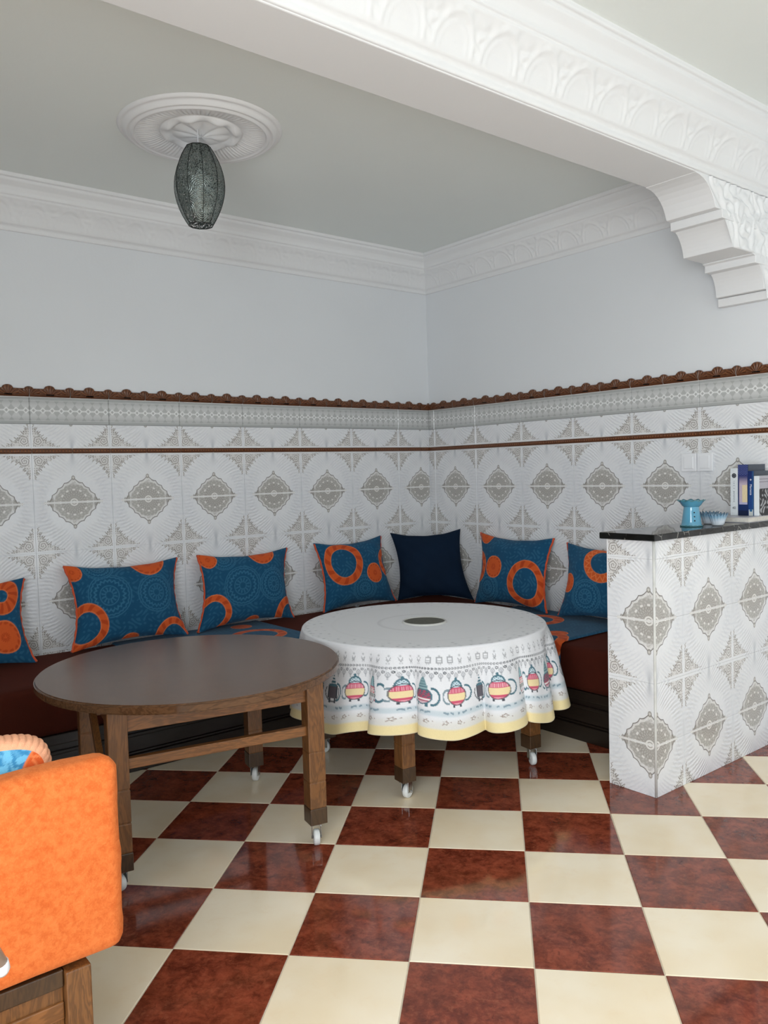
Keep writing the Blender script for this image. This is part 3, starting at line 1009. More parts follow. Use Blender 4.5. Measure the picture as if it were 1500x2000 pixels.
W_, Hh = .615, .445
cushion('teal and orange printed cushion at the far left edge, cut by the frame',
        [(-3.36, -.060, .885), (-2.769, -.060, .873), (-2.774, -.219, .474), (-3.38, -.214, .474)],
        [('r', .475, .345, .10, .035), ('d', .475, .135, .085), ('m', .25, .22, .11), ('r', .08, .1, .1, .06), ('d', .1, .40, .05)])
cushion('teal cushion with a large orange arc, behind the bare wooden table',
        [(-2.578, -.050, .912), (-1.962, -.053, .903), (-1.988, -.213, .493), (-2.607, -.214, .492)],
        [('m', .195, .255, .118), ('m', .455, .245, .105), ('m', .16, .43, .08), ('d', .022, .405, .052), ('d', .435, .445, .096),
         ('r', .055, .105, .125, .080), ('r', .545, -.01, .112, .07), ('d', .30, -.02, .05)], puff=.10)
cushion('teal cushion with orange top corner, between the bare table and the clothed table',
        [(-1.841, -.052, .905), (-1.245, -.054, .900), (-1.307, -.209, .493), (-1.928, -.207, .490)],
        [('m', .255, .225, .118), ('m', .47, .215, .10), ('m', .15, .41, .08), ('d', .05, .41, .058), ('d', .41, .435, .088),
         ('r', .06, .07, .125, .085), ('r', .60, .01, .125, .078), ('d', .33, -.025, .05)], puff=.10)
cushion('teal cushion with a whole orange ring, left of the plain navy cushion',
        [(-1.046, -.051, .910), (-.504, -.047, .922), (-.521, -.212, .500), (-1.093, -.209, .492)],
        [('m', .30, .10, .09), ('r', .165, .29, .150, .098), ('d', .40, .195, .066), ('r', .565, .26, .10, .055)], puff=.10)
cushion('plain dark navy cushion in the corner of the bench',
        [(-.392, .000 - .012, .929), (-.035, -.33, .945), (-.115, -.525, .490), (-.462, -.160, .488)], [], puff=.11, mat=M['navy'], piping=False, n=90)
cushion('teal cushion with an orange disc and ring, right of the plain navy cushion',
        [(-.045, -.534, .930), (-.048, -1.145, .921), (-.212, -1.215, .492), (-.205, -.622, .492)],
        [('m', .14, .10, .10), ('d', .19, .24, .072), ('r', .465, .155, .150, .100), ('r', .0, .235, .11, .06), ('d', .07, .455, .06)], puff=.10)
cushion('teal cushion half hidden behind the tiled partition',
        [(-.055, -1.247, .900), (-.055, -1.83, .895), (-.222, -1.90, .492), (-.221, -1.305, .492)],
        [('m', .21, .12, .10), ('z', .30, .335, .125, .075), ('d', .055, .195, .058), ('d', .45, .1, .07)], puff=.10)

# seat mats
XB = np.linspace(0, 1, 4)


def seat_mat(label, path, w0, w1, along_axis, motifs):
    """strip of padded cloth: path = (out, z) polyline from the wall over the front edge, swept between w0 and w1"""
    path = np.array(path); d = np.r_[0, np.cumsum(np.hypot(*np.diff(path, axis=0).T))]
    nu = int(d[-1] / .0035); nv = int(abs(w1 - w0) / .0035)
    uu = np.linspace(0, d[-1], nu); po = np.interp(uu, d, path[:, 0]); pz = np.interp(uu, d, path[:, 1])
    ww = np.linspace(w0, w1, nv)
    U, Wd = np.meshgrid(uu, ww, indexing='ij')
    O = np.broadcast_to(po[:, None], U.shape); Zz = np.broadcast_to(pz[:, None], U.shape)
    e = np.minimum(np.minimum(np.abs(Wd - w0), np.abs(Wd - w1)), np.minimum(U, d[-1] - U))
    th = .010 * np.sqrt(np.clip(e / .012, 0, 1))
    no = np.gradient(pz)[:, None] * np.ones_like(U); nzz = -np.gradient(po)[:, None] * np.ones_like(U); ln = np.hypot(no, nzz) + 1e-9
    Oo = O - th * no / ln * -1; Zt = Zz + np.abs(th * nzz / ln)
    Oo = O + th * np.abs(no / ln)
    Pm = np.zeros(U.shape + (3,))
    if along_axis == 'y': Pm[..., 0] = -Oo; Pm[..., 1] = Wd
    else: Pm[..., 0] = Wd; Pm[..., 1] = -Oo
    Pm[..., 2] = Zt
    c = fabric(Wd - min(w0, w1), U, motifs, C(30, 86, 120), C(60, 118, 150))
    c = mixn(c, (d[-1] - U) < .035, ORG)
    org = np.array([Pm[..., 0].mean(), Pm[..., 1].mean(), Pm[..., 2].min()])
    me = grid_mesh('seat_mat', Pm - org, smooth=True, flip=(along_axis == 'y'), color=c)
    bm = bmesh.new(); bm.from_mesh(me); bmesh.ops.recalc_face_normals(bm, faces=bm.faces[:]); bm.to_mesh(me); bm.free()
    o = link('seat_mat', me, M['print'], None, org); tag(o, label, 'seat mat', 'printed seat mats')
    return o


mp = [(.06, SZ + .006), (SD - .03, SZ + .006), (SD - .008, SZ - .002), (SD + .006, SZ - .03), (SD + .008, .268)]
seat_mat('teal and orange printed mat draped over the bench beside the partition', mp, -1.715, -.86, 'y',
         [('d', .13, .52, .06), ('r', .46, .30, .16, .10), ('r', .12, .64, .13, .075), ('d', .62, .50, .07), ('m', .4, .58, .1)])
seat_mat('teal and orange printed mat draped over the bench behind the bare wooden table', mp, -2.35, -1.475, 'x',
         [('d', .70, .13, .06), ('r', .66, .40, .15, .10), ('d', .3, .3, .08), ('r', .2, .5, .12, .08)])


# ------------------------------------------------------------------ tables on castors
def make_table(label, loc, rotz, topmat):
    t = thing('round_table', label, 'table', loc, rotz)
    link('table_top', disc_mesh('table_top', .555, .608, .640, 128, .006), topmat, t)
    a, lw = .343, .032
    sgn = ((-1, -1), (1, -1), (1, 1), (-1, 1))
    for sx, sy in sgn:
        cx, cy = sx * a, sy * a
        L = [box_mesh('l', (cx - lw, cy - lw, .140), (cx + lw, cy + lw, .2345), .003), box_mesh('l', (cx - lw, cy - lw, .2375), (cx + lw, cy + lw, .3445), .003),
             box_mesh('l', (cx - lw, cy - lw, .3475), (cx + lw, cy + lw, .6075), .003), box_mesh('l', (cx - lw + .002, cy - lw + .002, .10), (cx + lw - .002, cy + lw - .002, .6), 0)]
        leg = link('leg', merge('leg', L), M['wood'], t)
        box('foot_block', (cx - lw - .001, cy - lw - .001, .078), (cx + lw + .001, cy + lw + .001, .1385), M['wboot'], leg, .003)
        # castor
        ang = random.uniform(0, 6.28) if (sx, sy) != (1, -1) else -1.9
        ca, sa = math.cos(ang), math.sin(ang)
        R = Matrix.Rotation(ang, 4, 'Z')

        def place(me):
            me.transform(Matrix.Translation((cx, cy, 0)) @ R); return me
        fork = merge('castor', [place(box_mesh('f', (-.022, -.018, .072), (.022, .018, .0775), .001)), place(box_mesh('f', (-.006, -.0175, .028), (.026, -.0145, .073), .001)),
                                place(box_mesh('f', (-.006, .0145, .028), (.026, .0175, .073), .001))])
        fk = link('castor', fork, M['chrome'], t)
        wm = lathe_mesh('wheel', [(0, -.012), (.010, -.0125), (.020, -.012), (.0265, -.010), (.0285, -.006), (.0285, .006), (.0265, .010), (.020, .012), (.010, .0125), (0, .012)], 28)
        wm.transform(Matrix.Translation((cx, cy, 0)) @ R @ Matrix.Translation((.016, 0, .0288)) @ Matrix.Rotation(PI / 2, 4, 'X'))
        link('wheel', wm, M['nylon'], fk)
        hub = tube_mesh('axle', [(0, 0, -.019), (0, 0, 0), (0, 0, .019)], .005, 10)
        hub.transform(Matrix.Translation((cx, cy, 0)) @ R @ Matrix.Translation((.016, 0, .0288)) @ Matrix.Rotation(PI / 2, 4, 'X'))
        link('axle', hub, M['chrome'], fk)
    e = a - lw
    for s in (-1, 1):
        box('apron', (-e - .002, s * a - .012, .528), (e + .002, s * a + .012, .6075), M['woodx'], t, .002)
        box('stretcher', (-e - .002, s * a - .013, .405), (e + .002, s * a + .013, .440), M['woodx'], t, .003)
    for s in (-1, 1):
        m2 = box_mesh('apron', (-e - .002, -.012, .528), (e + .002, .012, .6075), .002)
        o = link('apron', m2, M['woodx'], t, (s * a, 0, 0), PI / 2)
    # diagonal brace at the left rear
    br = box_mesh('brace', (-.25, -.012, -.016), (.25, .012, .016), .002)
    br.transform(Matrix.Translation((-a, .10, .40)) @ Matrix.Rotation(PI / 2, 4, 'Z') @ Matrix.Rotation(-.75, 4, 'Y'))
    link('brace', br, M['wood'], t)
    return t


make_table('bare round dark-topped wooden table on white castors', (-2.552, -1.450, 0), -math.radians(11), M['top'])
TC = (-1.400, -1.472)
make_table('round wooden table on castors under the teapot tablecloth', (*TC, 0), -math.radians(7), M['top'])

# ------------------------------------------------------------------ tablecloth with teapots
NTH, NSK, NTP, NED = 1500, 150, 60, 10
th = np.linspace(0, 2 * PI, NTH, endpoint=False)
Rt, zt, drop = .560, .6435, .352
# local frame: angle measured from world +x; the camera sees roughly -100deg..30deg
rtop = np.linspace(.004, Rt - .006, NTP)
ed = np.linspace(0, 1, NED + 1)[1:]
sk = np.linspace(0, 1, NSK + 1)[1:]
fold = .55 * np.cos(15 * th + .6) + .30 * np.cos(23 * th + 2.0) + .25 * np.cos(9 * th + 1.1)
foldt = .55 * np.sin(15 * th + .2) + .4 * np.sin(23 * th + 1.2)
hemv = .016 * np.cos(2 * th + 1.6) + .008 * np.cos(15 * th + .6) + .010 * np.cos(7 * th + 2)
Pm = np.zeros((NTH, NTP + NED + NSK, 3)); Vd = np.zeros((NTH, NTP + NED + NSK))
for j, r in enumerate(rtop):
    Pm[:, j] = np.stack([r * np.cos(th), r * np.sin(th), np.full(NTH, zt)], -1); Vd[:, j] = r - Rt
for j, t in enumerate(ed):
    a = t * PI / 2; r = Rt - .006 + .010 * math.sin(a); z = zt - .010 * (1 - math.cos(a))
    k = NTP + j; Pm[:, k] = np.stack([r * np.cos(th), r * np.sin(th), np.full(NTH, z)], -1); Vd[:, k] = -.006 + .014 * t
for j, t in enumerate(sk):
    amp = .040 * t ** .7 + .004 * min(1, t * 6)
    r = Rt + .004 + .040 * t ** .9 + amp * (fold + .35)
    tt = th + .075 * t ** .7 * foldt
    L = drop + hemv
    z = zt - .010 - t * (L - .010) * (1 - .02 * fold * t)
    k = NTP + NED + j; Pm[:, k] = np.stack([r * np.cos(tt), r * np.sin(tt), z], -1); Vd[:, k] = .008 + t * (drop - .008)
U = (th * .60)[:, None] * np.ones((1, Vd.shape[1]))      # arc length along the print
CW = C(238, 239, 243)
col = CW[None, None, :] * np.ones(Vd.shape + (1,))
INK, TEALI, GREYI = C(78, 84, 92), C(84, 122, 136), C(150, 154, 162)
PINK, PINKL, YEL, SKY = C(214, 92, 120), C(240, 176, 188), C(248, 226, 176), C(206, 226, 236)


def ink(mask, k, s=1.0):
    global col
    col = mixn(col, np.clip(mask, 0, 1) * s, k)


def gl(d, w): return np.exp(-(d / w) ** 2)


V = Vd
# top print: faint ring and scattered marks near the rim
Rr = V + Rt
ink(gl(Rr - .205, .0035) * (np.sin(U / .6 - .9) > -.35), C(140, 142, 146), .8)
ink(gl(Rr - .42, .004), C(214, 214, 218), .35)
for ri, (rv, per) in enumerate(((-.025, .07), (-.055, .09), (-.012, .05), (-.085, .11))):
    q = ((U + .017 * ri * ri) % per) - per / 2
    ink((gl(q, .008) * gl(V - rv - .004 * np.sin(U * 40), .003)), GREYI, .75)
# row of small cups and jars
per = .042; iq = np.floor(U / per); q = U - (iq + .5) * per; hsh = np.abs(np.sin(iq * 12.9898) * 43758.5) % 1
wv = .0095 * (.6 + .6 * hsh); cy = .045
tri_ = np.abs(np.abs(q) - wv * np.clip((cy + .010 - V) / .02, 0, 1)) < .0016
cup = np.where(hsh < .4, (np.abs(np.hypot(q / wv, (V - cy + .006) / .016) - 1) < .22) & (V > cy - .006), np.where(hsh < .65, tri_ & (np.abs(V - cy) < .010), (np.abs(np.maximum(np.abs(q) / wv, np.abs(V - cy) / .010) - 1) < .22)))
lid = gl(q, .004) * gl(V - cy + .015, .004); foot = gl(np.abs(q) - .004, .002) * gl(V - cy - .015, .003)
ink(np.maximum.reduce([cup * 1.0, lid, foot, gl(V - cy - .002, .0015) * (np.abs(q) < wv)]), INK, .55)
# beaded border
q = (U % .0125) - .00625; ink(np.abs(np.hypot(q, V - .078) - .0032) < .0018, INK, .75)
q = (U % .030) - .015; ink((np.hypot(q, V - .094) < .0058) & (np.hypot(q, V - .094) > .0022), INK, .9)
q = ((U + .015) % .030) - .015
ink(gl(np.abs(q) - (.0075 - np.abs(V - .106) * .6), .0018) * (np.abs(V - .106) < .011), GREYI, .9)
ink(gl(q, .002) * (np.abs(V - .113) < .012), GREYI, .8)
ink((V > .085) & (V < .104) & (np.abs(np.sin(U * 210)) < .25), C(190, 192, 196), .5)
# teapots
wd = np.array((.124, .082, .118, .092, .106, .118)); wd = wd * (2 * PI * .60 / 6) / wd.sum(); edg = np.r_[0, np.cumsum(wd)]
ph = np.mod(U + .05, edg[-1] - 1e-6); iq = np.clip(np.searchsorted(edg, ph.ravel(), side='right') - 1, 0, 5).reshape(ph.shape)
seq = np.array((0, 1, 0, 2, 0, 3)); kind = seq[iq]; X = ph - (edg[iq] + wd[iq] / 2) + .007
Yv = .222 - V                      # height over the pot's foot


def ell(cx, cy, rx, ry): return np.hypot((X - cx) / rx, (Yv - cy) / ry)


k0 = kind == 0
bd = ell(0, .040, .036, .037)
ink(k0 & (bd < 1) & (Yv > .020) & (Yv < .048), YEL); ink(k0 & (bd < 1) & (Yv >= .048), PINK); ink(k0 & (bd < 1) & (Yv <= .020), PINK)
ink(k0 & (bd < .92) & (Yv >= .05) & (Yv < .066) & (np.sin(X * 1000) > .2), PINKL); ink(k0 & (bd < .9) & (Yv > .006) & (Yv < .012), PINKL)
dm = ell(.0, .072, .022, .026); ink(k0 & (dm < 1) & (Yv > .070), SKY); ink(k0 & (dm < 1.1) & (dm > .85) & (Yv > .070), TEALI)
ink(k0 & (dm < .85) & (Yv > .072) & (np.sin(X * 500) * np.sin(Yv * 600) > .45), TEALI)
ink(k0 & (ell(0, .104, .005, .006) < 1), TEALI)
ink(k0 & (np.abs(bd - 1) < .06), INK, .8)
hn = ell(.036, .045, .021, .029); ink(k0 & (np.abs(hn - 1) < .13) & (X > .032), TEALI)
sp = ell(-.036, .036, .016, .026); ink(k0 & (np.abs(sp - 1) < .16) & (X < -.030), TEALI, .8)
ink(k0 & (np.abs(np.abs(X) - .014) < .004) & (Yv > -.006) & (Yv < .005), INK)
k1 = kind == 1
wdt = .014 + .004 * np.sin(Yv * 60)
ink(k1 & (np.abs(X) < .018) & (Yv > .012) & (Yv < .060), C(104, 98, 106)); ink(k1 & (np.abs(np.abs(X) - .018) < .003) & (Yv > .01) & (Yv < .062), INK)
ink(k1 & (np.abs(Yv - .062) < .004) & (np.abs(X) < .018), TEALI)
ink(k1 & (np.abs(X) < .013 * (1 - (Yv - .062) / .045)) & (Yv > .062) & (Yv < .105) & (np.sin(Yv * 520) > -.5), TEALI)
ink(k1 & (np.abs(ell(0, .034, .030, .036) - 1) < .08) & (Yv < .052), INK, .8)
ink(k1 & (np.abs(ell(.020, .036, .019, .032) - 1) < .13) & (X > .018), TEALI); ink(k1 & (np.abs(np.abs(X) - .011) < .004) & (Yv > -.008) & (Yv < .01), INK)
k2 = kind == 2
bw = .019 + .0075 * np.sin(np.clip((.062 - Yv) / .062, 0, 1) * 2.6)
ink(k2 & (np.abs(X) < bw) & (Yv > .036) & (Yv < .062), C(250, 240, 236)); ink(k2 & (np.abs(X) < bw) & (np.abs(Yv - .048) < .009) & (np.sin(X * 420) > .0), PINK)
ink(k2 & (np.abs(X) < bw) & (np.abs(Yv - .048) < .005) & (np.sin(X * 420) > .6), C(250, 240, 236))
ink(k2 & (np.abs(Yv - .062) < .0025) & (np.abs(X) < .020), PINK)
ink(k2 & (np.abs(X) < bw) & (Yv > .022) & (Yv < .036) & (np.sin(X * 480) * np.sin(Yv * 900) > -.2), C(120, 126, 120), .9)
ink(k2 & (np.abs(np.abs(X) - bw) < .002) & (Yv > .02) & (Yv < .064), INK, .7)
ink(k2 & (np.abs(X) < .0165 * np.clip(1 - (Yv - .064) / .045, 0, 1) ** .75) & (Yv > .064) & (Yv < .105), C(168, 206, 212))
ink(k2 & (np.abs(np.abs(X) - .0165 * np.clip(1 - (Yv - .064) / .045, 0, 1) ** .75) < .003) & (Yv > .064) & (Yv < .105), TEALI)
ink(k2 & (np.abs(ell(.040, .042, .018, .036) - 1) < .15) & (X > .030), TEALI); ink(k2 & (np.abs(ell(-.04, .028, .02, .024) - 1) < .16) & (X < -.03) & (Yv < .034), TEALI)
ink(k2 & (np.sin(X * 260) > .7) & (np.abs(Yv - .010) < .003) & (np.abs(X) < .03), PINK)
ink(k2 & (np.abs(np.abs(X) - .026 * np.cos((Yv - .02) * 40)) < .0018) & (Yv > -.002) & (Yv < .022), INK, .7); ink(k2 & (np.abs(Yv + .002) < .002) & (np.abs(X) < .016), INK, .8)
k3 = kind == 3
b3_ = ell(0, .034, .034, .032)
ink(k3 & (b3_ < 1) & (Yv > .014) & (Yv < .056), C(176, 84, 108)); ink(k3 & (b3_ < 1) & (np.sin(X * 330 + 2 * np.sin(Yv * 300)) * np.sin(Yv * 420) > .1) & (Yv > .03), C(74, 110, 120))
ink(k3 & (b3_ < 1) & (np.abs(Yv - .022) < .003), C(250, 236, 236)); ink(k3 & (b3_ < 1) & (Yv <= .014), C(222, 190, 200)); ink(k3 & (np.abs(b3_ - 1) < .07), TEALI)
ink(k3 & (np.abs(X) < .020) & (np.abs(Yv - .067) < .010), C(150, 180, 184)); ink(k3 & (np.abs(X) < .0175 * np.clip(1 - (Yv - .076) / .034, 0, 1) ** .6) & (Yv > .076) & (Yv < .11), C(132, 164, 170))
ink(k3 & (np.abs(X) < .022) & (Yv > .057) & (Yv < .108) & (np.sin(Yv * 560) > .55) & (np.abs(X) < .022 - (Yv - .057) * .33), TEALI)
ink(k3 & (np.abs(ell(.036, .034, .020, .032) - 1) < .15) & (X > .03), TEALI); ink(k3 & (np.abs(ell(-.036, .028, .016, .022) - 1) < .16) & (X < -.03) & (Yv < .034), TEALI)
ink(k3 & (np.abs(np.abs(X) - .018) < .004) & (Yv > -.008) & (Yv < .008), TEALI)
# lower bands
ink(sstepn(V, .234, .246) * sstepn(V, .268, .256), C(198, 214, 222), .75)
ink((np.abs(V - .248 - .002 * np.sin(U * 300)) < .004) & (np.sin(U * 260) + np.sin(U * 97) > .1), C(120, 146, 162), .8)
ink(sstepn(V, .262, .30), C(226, 222, 212), .7)
q = (U % .052) - .026; ink(np.abs(np.hypot(q, V - .285) - .006 - .002 * np.cos(5 * np.arctan2(V - .285, q))) < .0016, C(150, 132, 120), .9)
q = ((U + .022) % .026) - .013; ink(np.hypot(q, V - .287 - .006 * np.sin(U * 90)) < .0022, C(160, 140, 130), .8)
ink(sstepn(V, .306, .318), C(244, 226, 172)); ink(V > .349, C(228, 214, 176))
org = np.array((TC[0], TC[1], .28))
me = grid_mesh('tablecloth', Pm - np.array((0, 0, .28)), True, False, True, False, col)
bm = bmesh.new(); bm.from_mesh(me)
inner = [e for e in bm.edges if e.is_boundary and e.verts[0].co.z > .3]
bmesh.ops.holes_fill(bm, edges=inner, sides=0); bmesh.ops.recalc_face_normals(bm, faces=bm.faces[:]); bm.to_mesh(me); bm.free()
shade(me)
tag(link('tablecloth', me, M['cloth'], None, org), 'white round tablecloth printed with teapots and a yellow hem', 'tablecloth')

co = thing('coaster', 'round dark engraved metal coaster with pale rim on the tablecloth', 'coaster', (-1.397, -1.478, .6438))
link('plate', lathe_mesh('plate', [(0, .0045), (.02, .0052), (.04, .0045), (.060, .0055), (.078, .0045), (.088, .0055), (.094, .0045), (.095, .0)], 72), M['brass'], co)
link('rim', lathe_mesh('rim', [(.0955, 0.0), (.0955, .007), (.099, .0075), (.104, .004), (.106, 0.0)], 72), M['alu'], co)

# ------------------------------------------------------------------ counter top and what stands on it
ct = box_mesh('countertop', (PX - .024, PY0 - .018, PZ + .001), (-.010, PY1 + .018, PZ + .028), .004, 3)
o = link('countertop', ct, M['marble']); tag(o, 'polished black veined marble slab on top of the tiled partition', 'countertop')
ZT = PZ + .0285
bn = thing('oil_burner', 'turquoise ceramic oil burner with frilled bowl on the black counter', 'oil burner', (-.590, -2.356, ZT))
link('body', lathe_mesh('body', [(0, 0), (.044, 0), (.046, .004), (.043, .008), (.041, .02), (.034, .070), (.032, .082), (.033, .088), (0, .088)], 40), M['ceramic'], bn)


def frill(r, z, t, j): return (r * (1 + (.045 * math.cos(t * 11) if j in (4, 5, 6) else 0)), z + (.0025 * math.cos(t * 11) if j in (4, 5, 6) else 0))


bw_ = link('bowl', lathe_mesh('bowl', [(0, .086), (.033, .086), (.040, .092), (.048, .104), (.054, .110), (.056, .113), (.052, .1125), (.044, .104), (.03, .097), (0, .095)], 88, frill), M['ceramic'], bn)
link('foot_rim', lathe_mesh('foot_rim', [(.042, 0), (.047, .0), (.0475, .004), (.044, .0065)], 66, lambda r, z, t, j: (r * (1 + .03 * math.cos(t * 14)), z)), M['ceramic_rim'], bn)
link('bowl_rim', lathe_mesh('bowl_rim', [(.054, .1105), (.0575, .1125), (.056, .116), (.052, .1135)], 88, lambda r, z, t, j: (r * (1 + .045 * math.cos(t * 11)), z + .0025 * math.cos(t * 11))), M['ceramic_rim'], bn)
va = math.atan2(-4.2975 + 2.356, -3.8941 + .590) + .35
for z in (.026, .044, .062):
    r = .041 - (z - .02) * .14
    hm = lathe_mesh('vent_hole', [(0, .0015), (.0028, .0015), (.0032, 0)], 14)
    hm.transform(Matrix.Translation((r * math.cos(va), r * math.sin(va), z)) @ Matrix.Rotation(va, 4, 'Z') @ Matrix.Rotation(PI / 2, 4, 'Y'))
    link('vent_hole', hm, M['hole'], bn)


def cup(label, loc, seed):
    n = 132; prof = [(0, .001), (.022, .001), (.026, .006), (.030, .02), (.037, .04), (.042, .052), (.041, .052), (.036, .041), (.028, .02), (.02, .008), (0, .007)]
    Pm = np.zeros((n, len(prof), 3)); c = np.zeros((n, len(prof), 3))
    for i in range(n):
        t = 2 * PI * i / n
        for j, (r, z) in enumerate(prof):
            w = np.clip((z - .01) / .04, 0, 1) * (1 if j > 0 else 0)
            rr = r * (1 + .075 * w * math.cos(t * 16)); Pm[i, j] = (rr * math.cos(t), rr * math.sin(t), z + .005 * w * w * math.cos(t * 16))
            k = np.clip((z - .016) / .026, 0, 1); kk = np.clip((z - .046) / .006, 0, 1)
            c[i, j] = C(206, 214, 222) * (1 - k) + C(86, 140, 172) * k
            if kk > 0: c[i, j] = c[i, j] * (1 - kk) + C(34, 74, 100) * kk
    me = grid_mesh('cup', Pm, True, False, True, False, c)
    o = link('fluted_cup', me, M['glazed'], None, loc, seed); tag(o, label, 'cup', 'fluted ceramic cups'); return o


m, b = mat_begin('blue_white_glaze')
a = NT.t.nodes.new('ShaderNodeAttribute'); a.attribute_name = 'print'
put(b, 'Base Color', mixc(noise(coords('Object'), 60) * .12, a.outputs['Color'], lin(240, 244, 248))); put(b, 'Roughness', .15); M['glazed'] = m
cup('fluted blue and white ceramic cup next to the turquoise oil burner', (-.425, -2.345, ZT), 0)
cup('fluted blue and white ceramic cup nearest the books', (-.497, -2.428, ZT), 1)


# books --------------------------------------------------------------------------------------------
def printed_panel(name, w, hh, fun, parent, loc, rot, dz=.0004):
    nx = max(4, int(w / .001)); ny = max(4, int(hh / .001))
    s, t = np.meshgrid(np.linspace(0, w, nx), np.linspace(0, hh, ny), indexing='ij')
    c = fun(s, t); Pm = np.stack([s, np.full_like(s, -dz), t], -1)
    return link(name, grid_mesh(name, Pm, color=c, smooth=False, flip=False), M['paper'], parent, loc, rot)


def text_mesh(txt, size):
    cu = bpy.data.curves.new('lettering', 'FONT'); cu.body = txt; cu.size = size; cu.extrude = .0002; cu.align_x = 'LEFT'
    ob = bpy.data.objects.new('lettering', cu); COL.objects.link(ob)
    dg = bpy.context.evaluated_depsgraph_get(); me = bpy.data.meshes.new_from_object(ob.evaluated_get(dg))
    bpy.data.objects.remove(ob); return me


M['white_ink'] = plain('white_ink', (238, 240, 244), .5, var=.01)
M['black_ink'] = plain('black_ink', (38, 42, 48), .5, var=.01)
M['grey_ink'] = plain('grey_ink', (120, 128, 140), .5, var=.01)
M['b_white'] = plain('white_book_cover', (226, 232, 236), .35, var=.01)
M['b_blue'] = plain('deep_blue_book_cover', (26, 48, 92), .3, var=.08)
M['b_dark'] = plain('slate_book_cover', (54, 64, 78), .4, var=.1, vscale=60)
M['b_grey'] = plain('grey_book_cover', (176, 176, 184), .4, var=.03)


def book(label, x, th, hh, depth, cover, y0=-2.425, z=None, yaw=0.0):
    """standing book, spine towards the room (-y)"""
    t = thing('book', label, 'book', (x, y0, z), yaw, 'books on the counter')
    link('cover', merge('cover', [box_mesh('c', (0, 0, 0), (th, .002, hh), .0006), box_mesh('c', (0, .001, 0), (.002, depth, hh), .0006), box_mesh('c', (th - .002, .001, 0), (th, depth, hh), .0006)]), cover, t)
    box('pages', (.002, .002, .003), (th - .002, depth - .004, hh - .003), M['page'], t, 0)
    return t


def lettering(parent, txt, size, x, z, mat, down=True):
    me = text_mesh(txt, size)
    me.transform(Matrix.Translation((x, -.0006, z)) @ Matrix.Rotation(PI / 2, 4, 'X') @ Matrix.Rotation(-PI / 2 if down else 0, 4, 'Z'))
    return link('lettering', me, mat, parent)


flat = thing('book', 'large grey book lying flat under the upright books', 'book', (-.300, -2.468, ZT), 0, 'books on the counter')
link('cover', merge('cover', [box_mesh('c', (0, 0, 0), (.27, .215, .0025), .0005), box_mesh('c', (0, 0, .0235), (.27, .215, .026), .0005), box_mesh('c', (0, .2125, 0), (.27, .215, .026), .0005)]), M['b_grey'], flat)
box('pages', (.003, .003, .003), (.266, .212, .023), M['page'], flat, 0)
ZB = ZT + .0265
BX, RZ = -.200, -PI / 2


def standing(label, y, th, hh, depth, cover, x=BX): return book(label, x, th, hh, depth, cover, y, ZB, RZ)


b1 = standing('white spined book with a dark round emblem near the top of its spine', -2.329, .0355, .222, .15, M['b_white'])
em = lathe_mesh('emblem', [(0, .0006), (.010, .0006), (.0115, 0)], 30); em.transform(Matrix.Translation((.0175, -.0002, .187)) @ Matrix.Rotation(PI / 2, 4, 'X')); link('emblem', em, M['black_ink'], b1)
em = lathe_mesh('emblem_ring', [(.0045, .001), (.0065, .001)], 30); em.transform(Matrix.Translation((.0175, -.0002, .187)) @ Matrix.Rotation(PI / 2, 4, 'X')); link('emblem_ring', em, M['grey_ink'], b1)


def spine1(s, t):
    """a column of print too small to read"""
    c = C(226, 232, 236)[None, None] * np.ones(s.shape + (1,))
    row = np.floor(t / .0042); on = (np.abs(np.sin(row * 7.3)) > .12) & (t > .062) & (t < .164) & (np.abs(t - .118) > .006) & (np.abs(t - .133) > .004)
    g = (np.abs(s - .0172) < .0032) & ((t % .0042) < .0031) & (np.sin(s * 2600 + row * 2.1) > -.2)
    return mixn(c, on & g, C(112, 122, 136))


printed_panel('spine_print', .0355, .222, spine1, b1, (0, 0, 0), 0)
lettering(b1, '&', .0095, .0135, .1155, M['grey_ink'])
lettering(b1, '40', .0165, .0085, .030, M['black_ink'], False)
b2 = standing('thick blue book with a sandy picture on its spine', -2.3655, .0475, .238, .165, M['b_blue'])


def spine2(s, t):
    c = C(22, 44, 96)[None, None] * np.ones(s.shape + (1,))
    v = t / .238; u = s / .0475
    c = mixn(c, ((v > .22) & (v < .85) & (u > .12) & (u < .95)) * 1.0, C(200, 184, 200)); c = mixn(c, sstepn(v, .58, .80), C(44, 54, 116))
    c = mixn(c, ((v > .24) & (v < .60) & (u > .42) & (u < .95)) * 1.0, C(232, 214, 174)); c = mixn(c, ((v > .22) & (v < .26) & (u > .12) & (u < .95)) * 1.0, C(184, 180, 212))
    c = mixn(c, ((v > .80) & (np.sin(u * 22) * np.sin(v * 160) > .45)) * .8, C(128, 144, 196)); c = mixn(c, (v < .1) * .7, C(14, 22, 44))
    return c


printed_panel('spine_print', .0475, .238, spine2, b2, (0, 0, 0), 0)
sl = box_mesh('jacket', (.0476, .004, .002), (.0482, .163, .2375), 0); link('jacket', sl, M['b_dark'], b2)
b3 = standing('blue travel guide with a white lettered spine', -2.4145, .0255, .207, .172, M['b_blue'])


def spine3(s, t):
    c = C(28, 66, 130)[None, None] * np.ones(s.shape + (1,)); v = t / .207; u = s / .0255
    c = mixn(c, sstepn(v, .6, .9) * .8, C(22, 38, 98)); c = mixn(c, sstepn(u, .55, 1) * .5, C(64, 118, 160))
    c = mixn(c, (v < .14) * (np.abs(u - .5) < .40) * 1.0, C(206, 210, 206)); c = mixn(c, (np.hypot((u - .5) * .0255, (v - .12) * .207) < .0065) * 1.0, C(40, 100, 150))
    return c


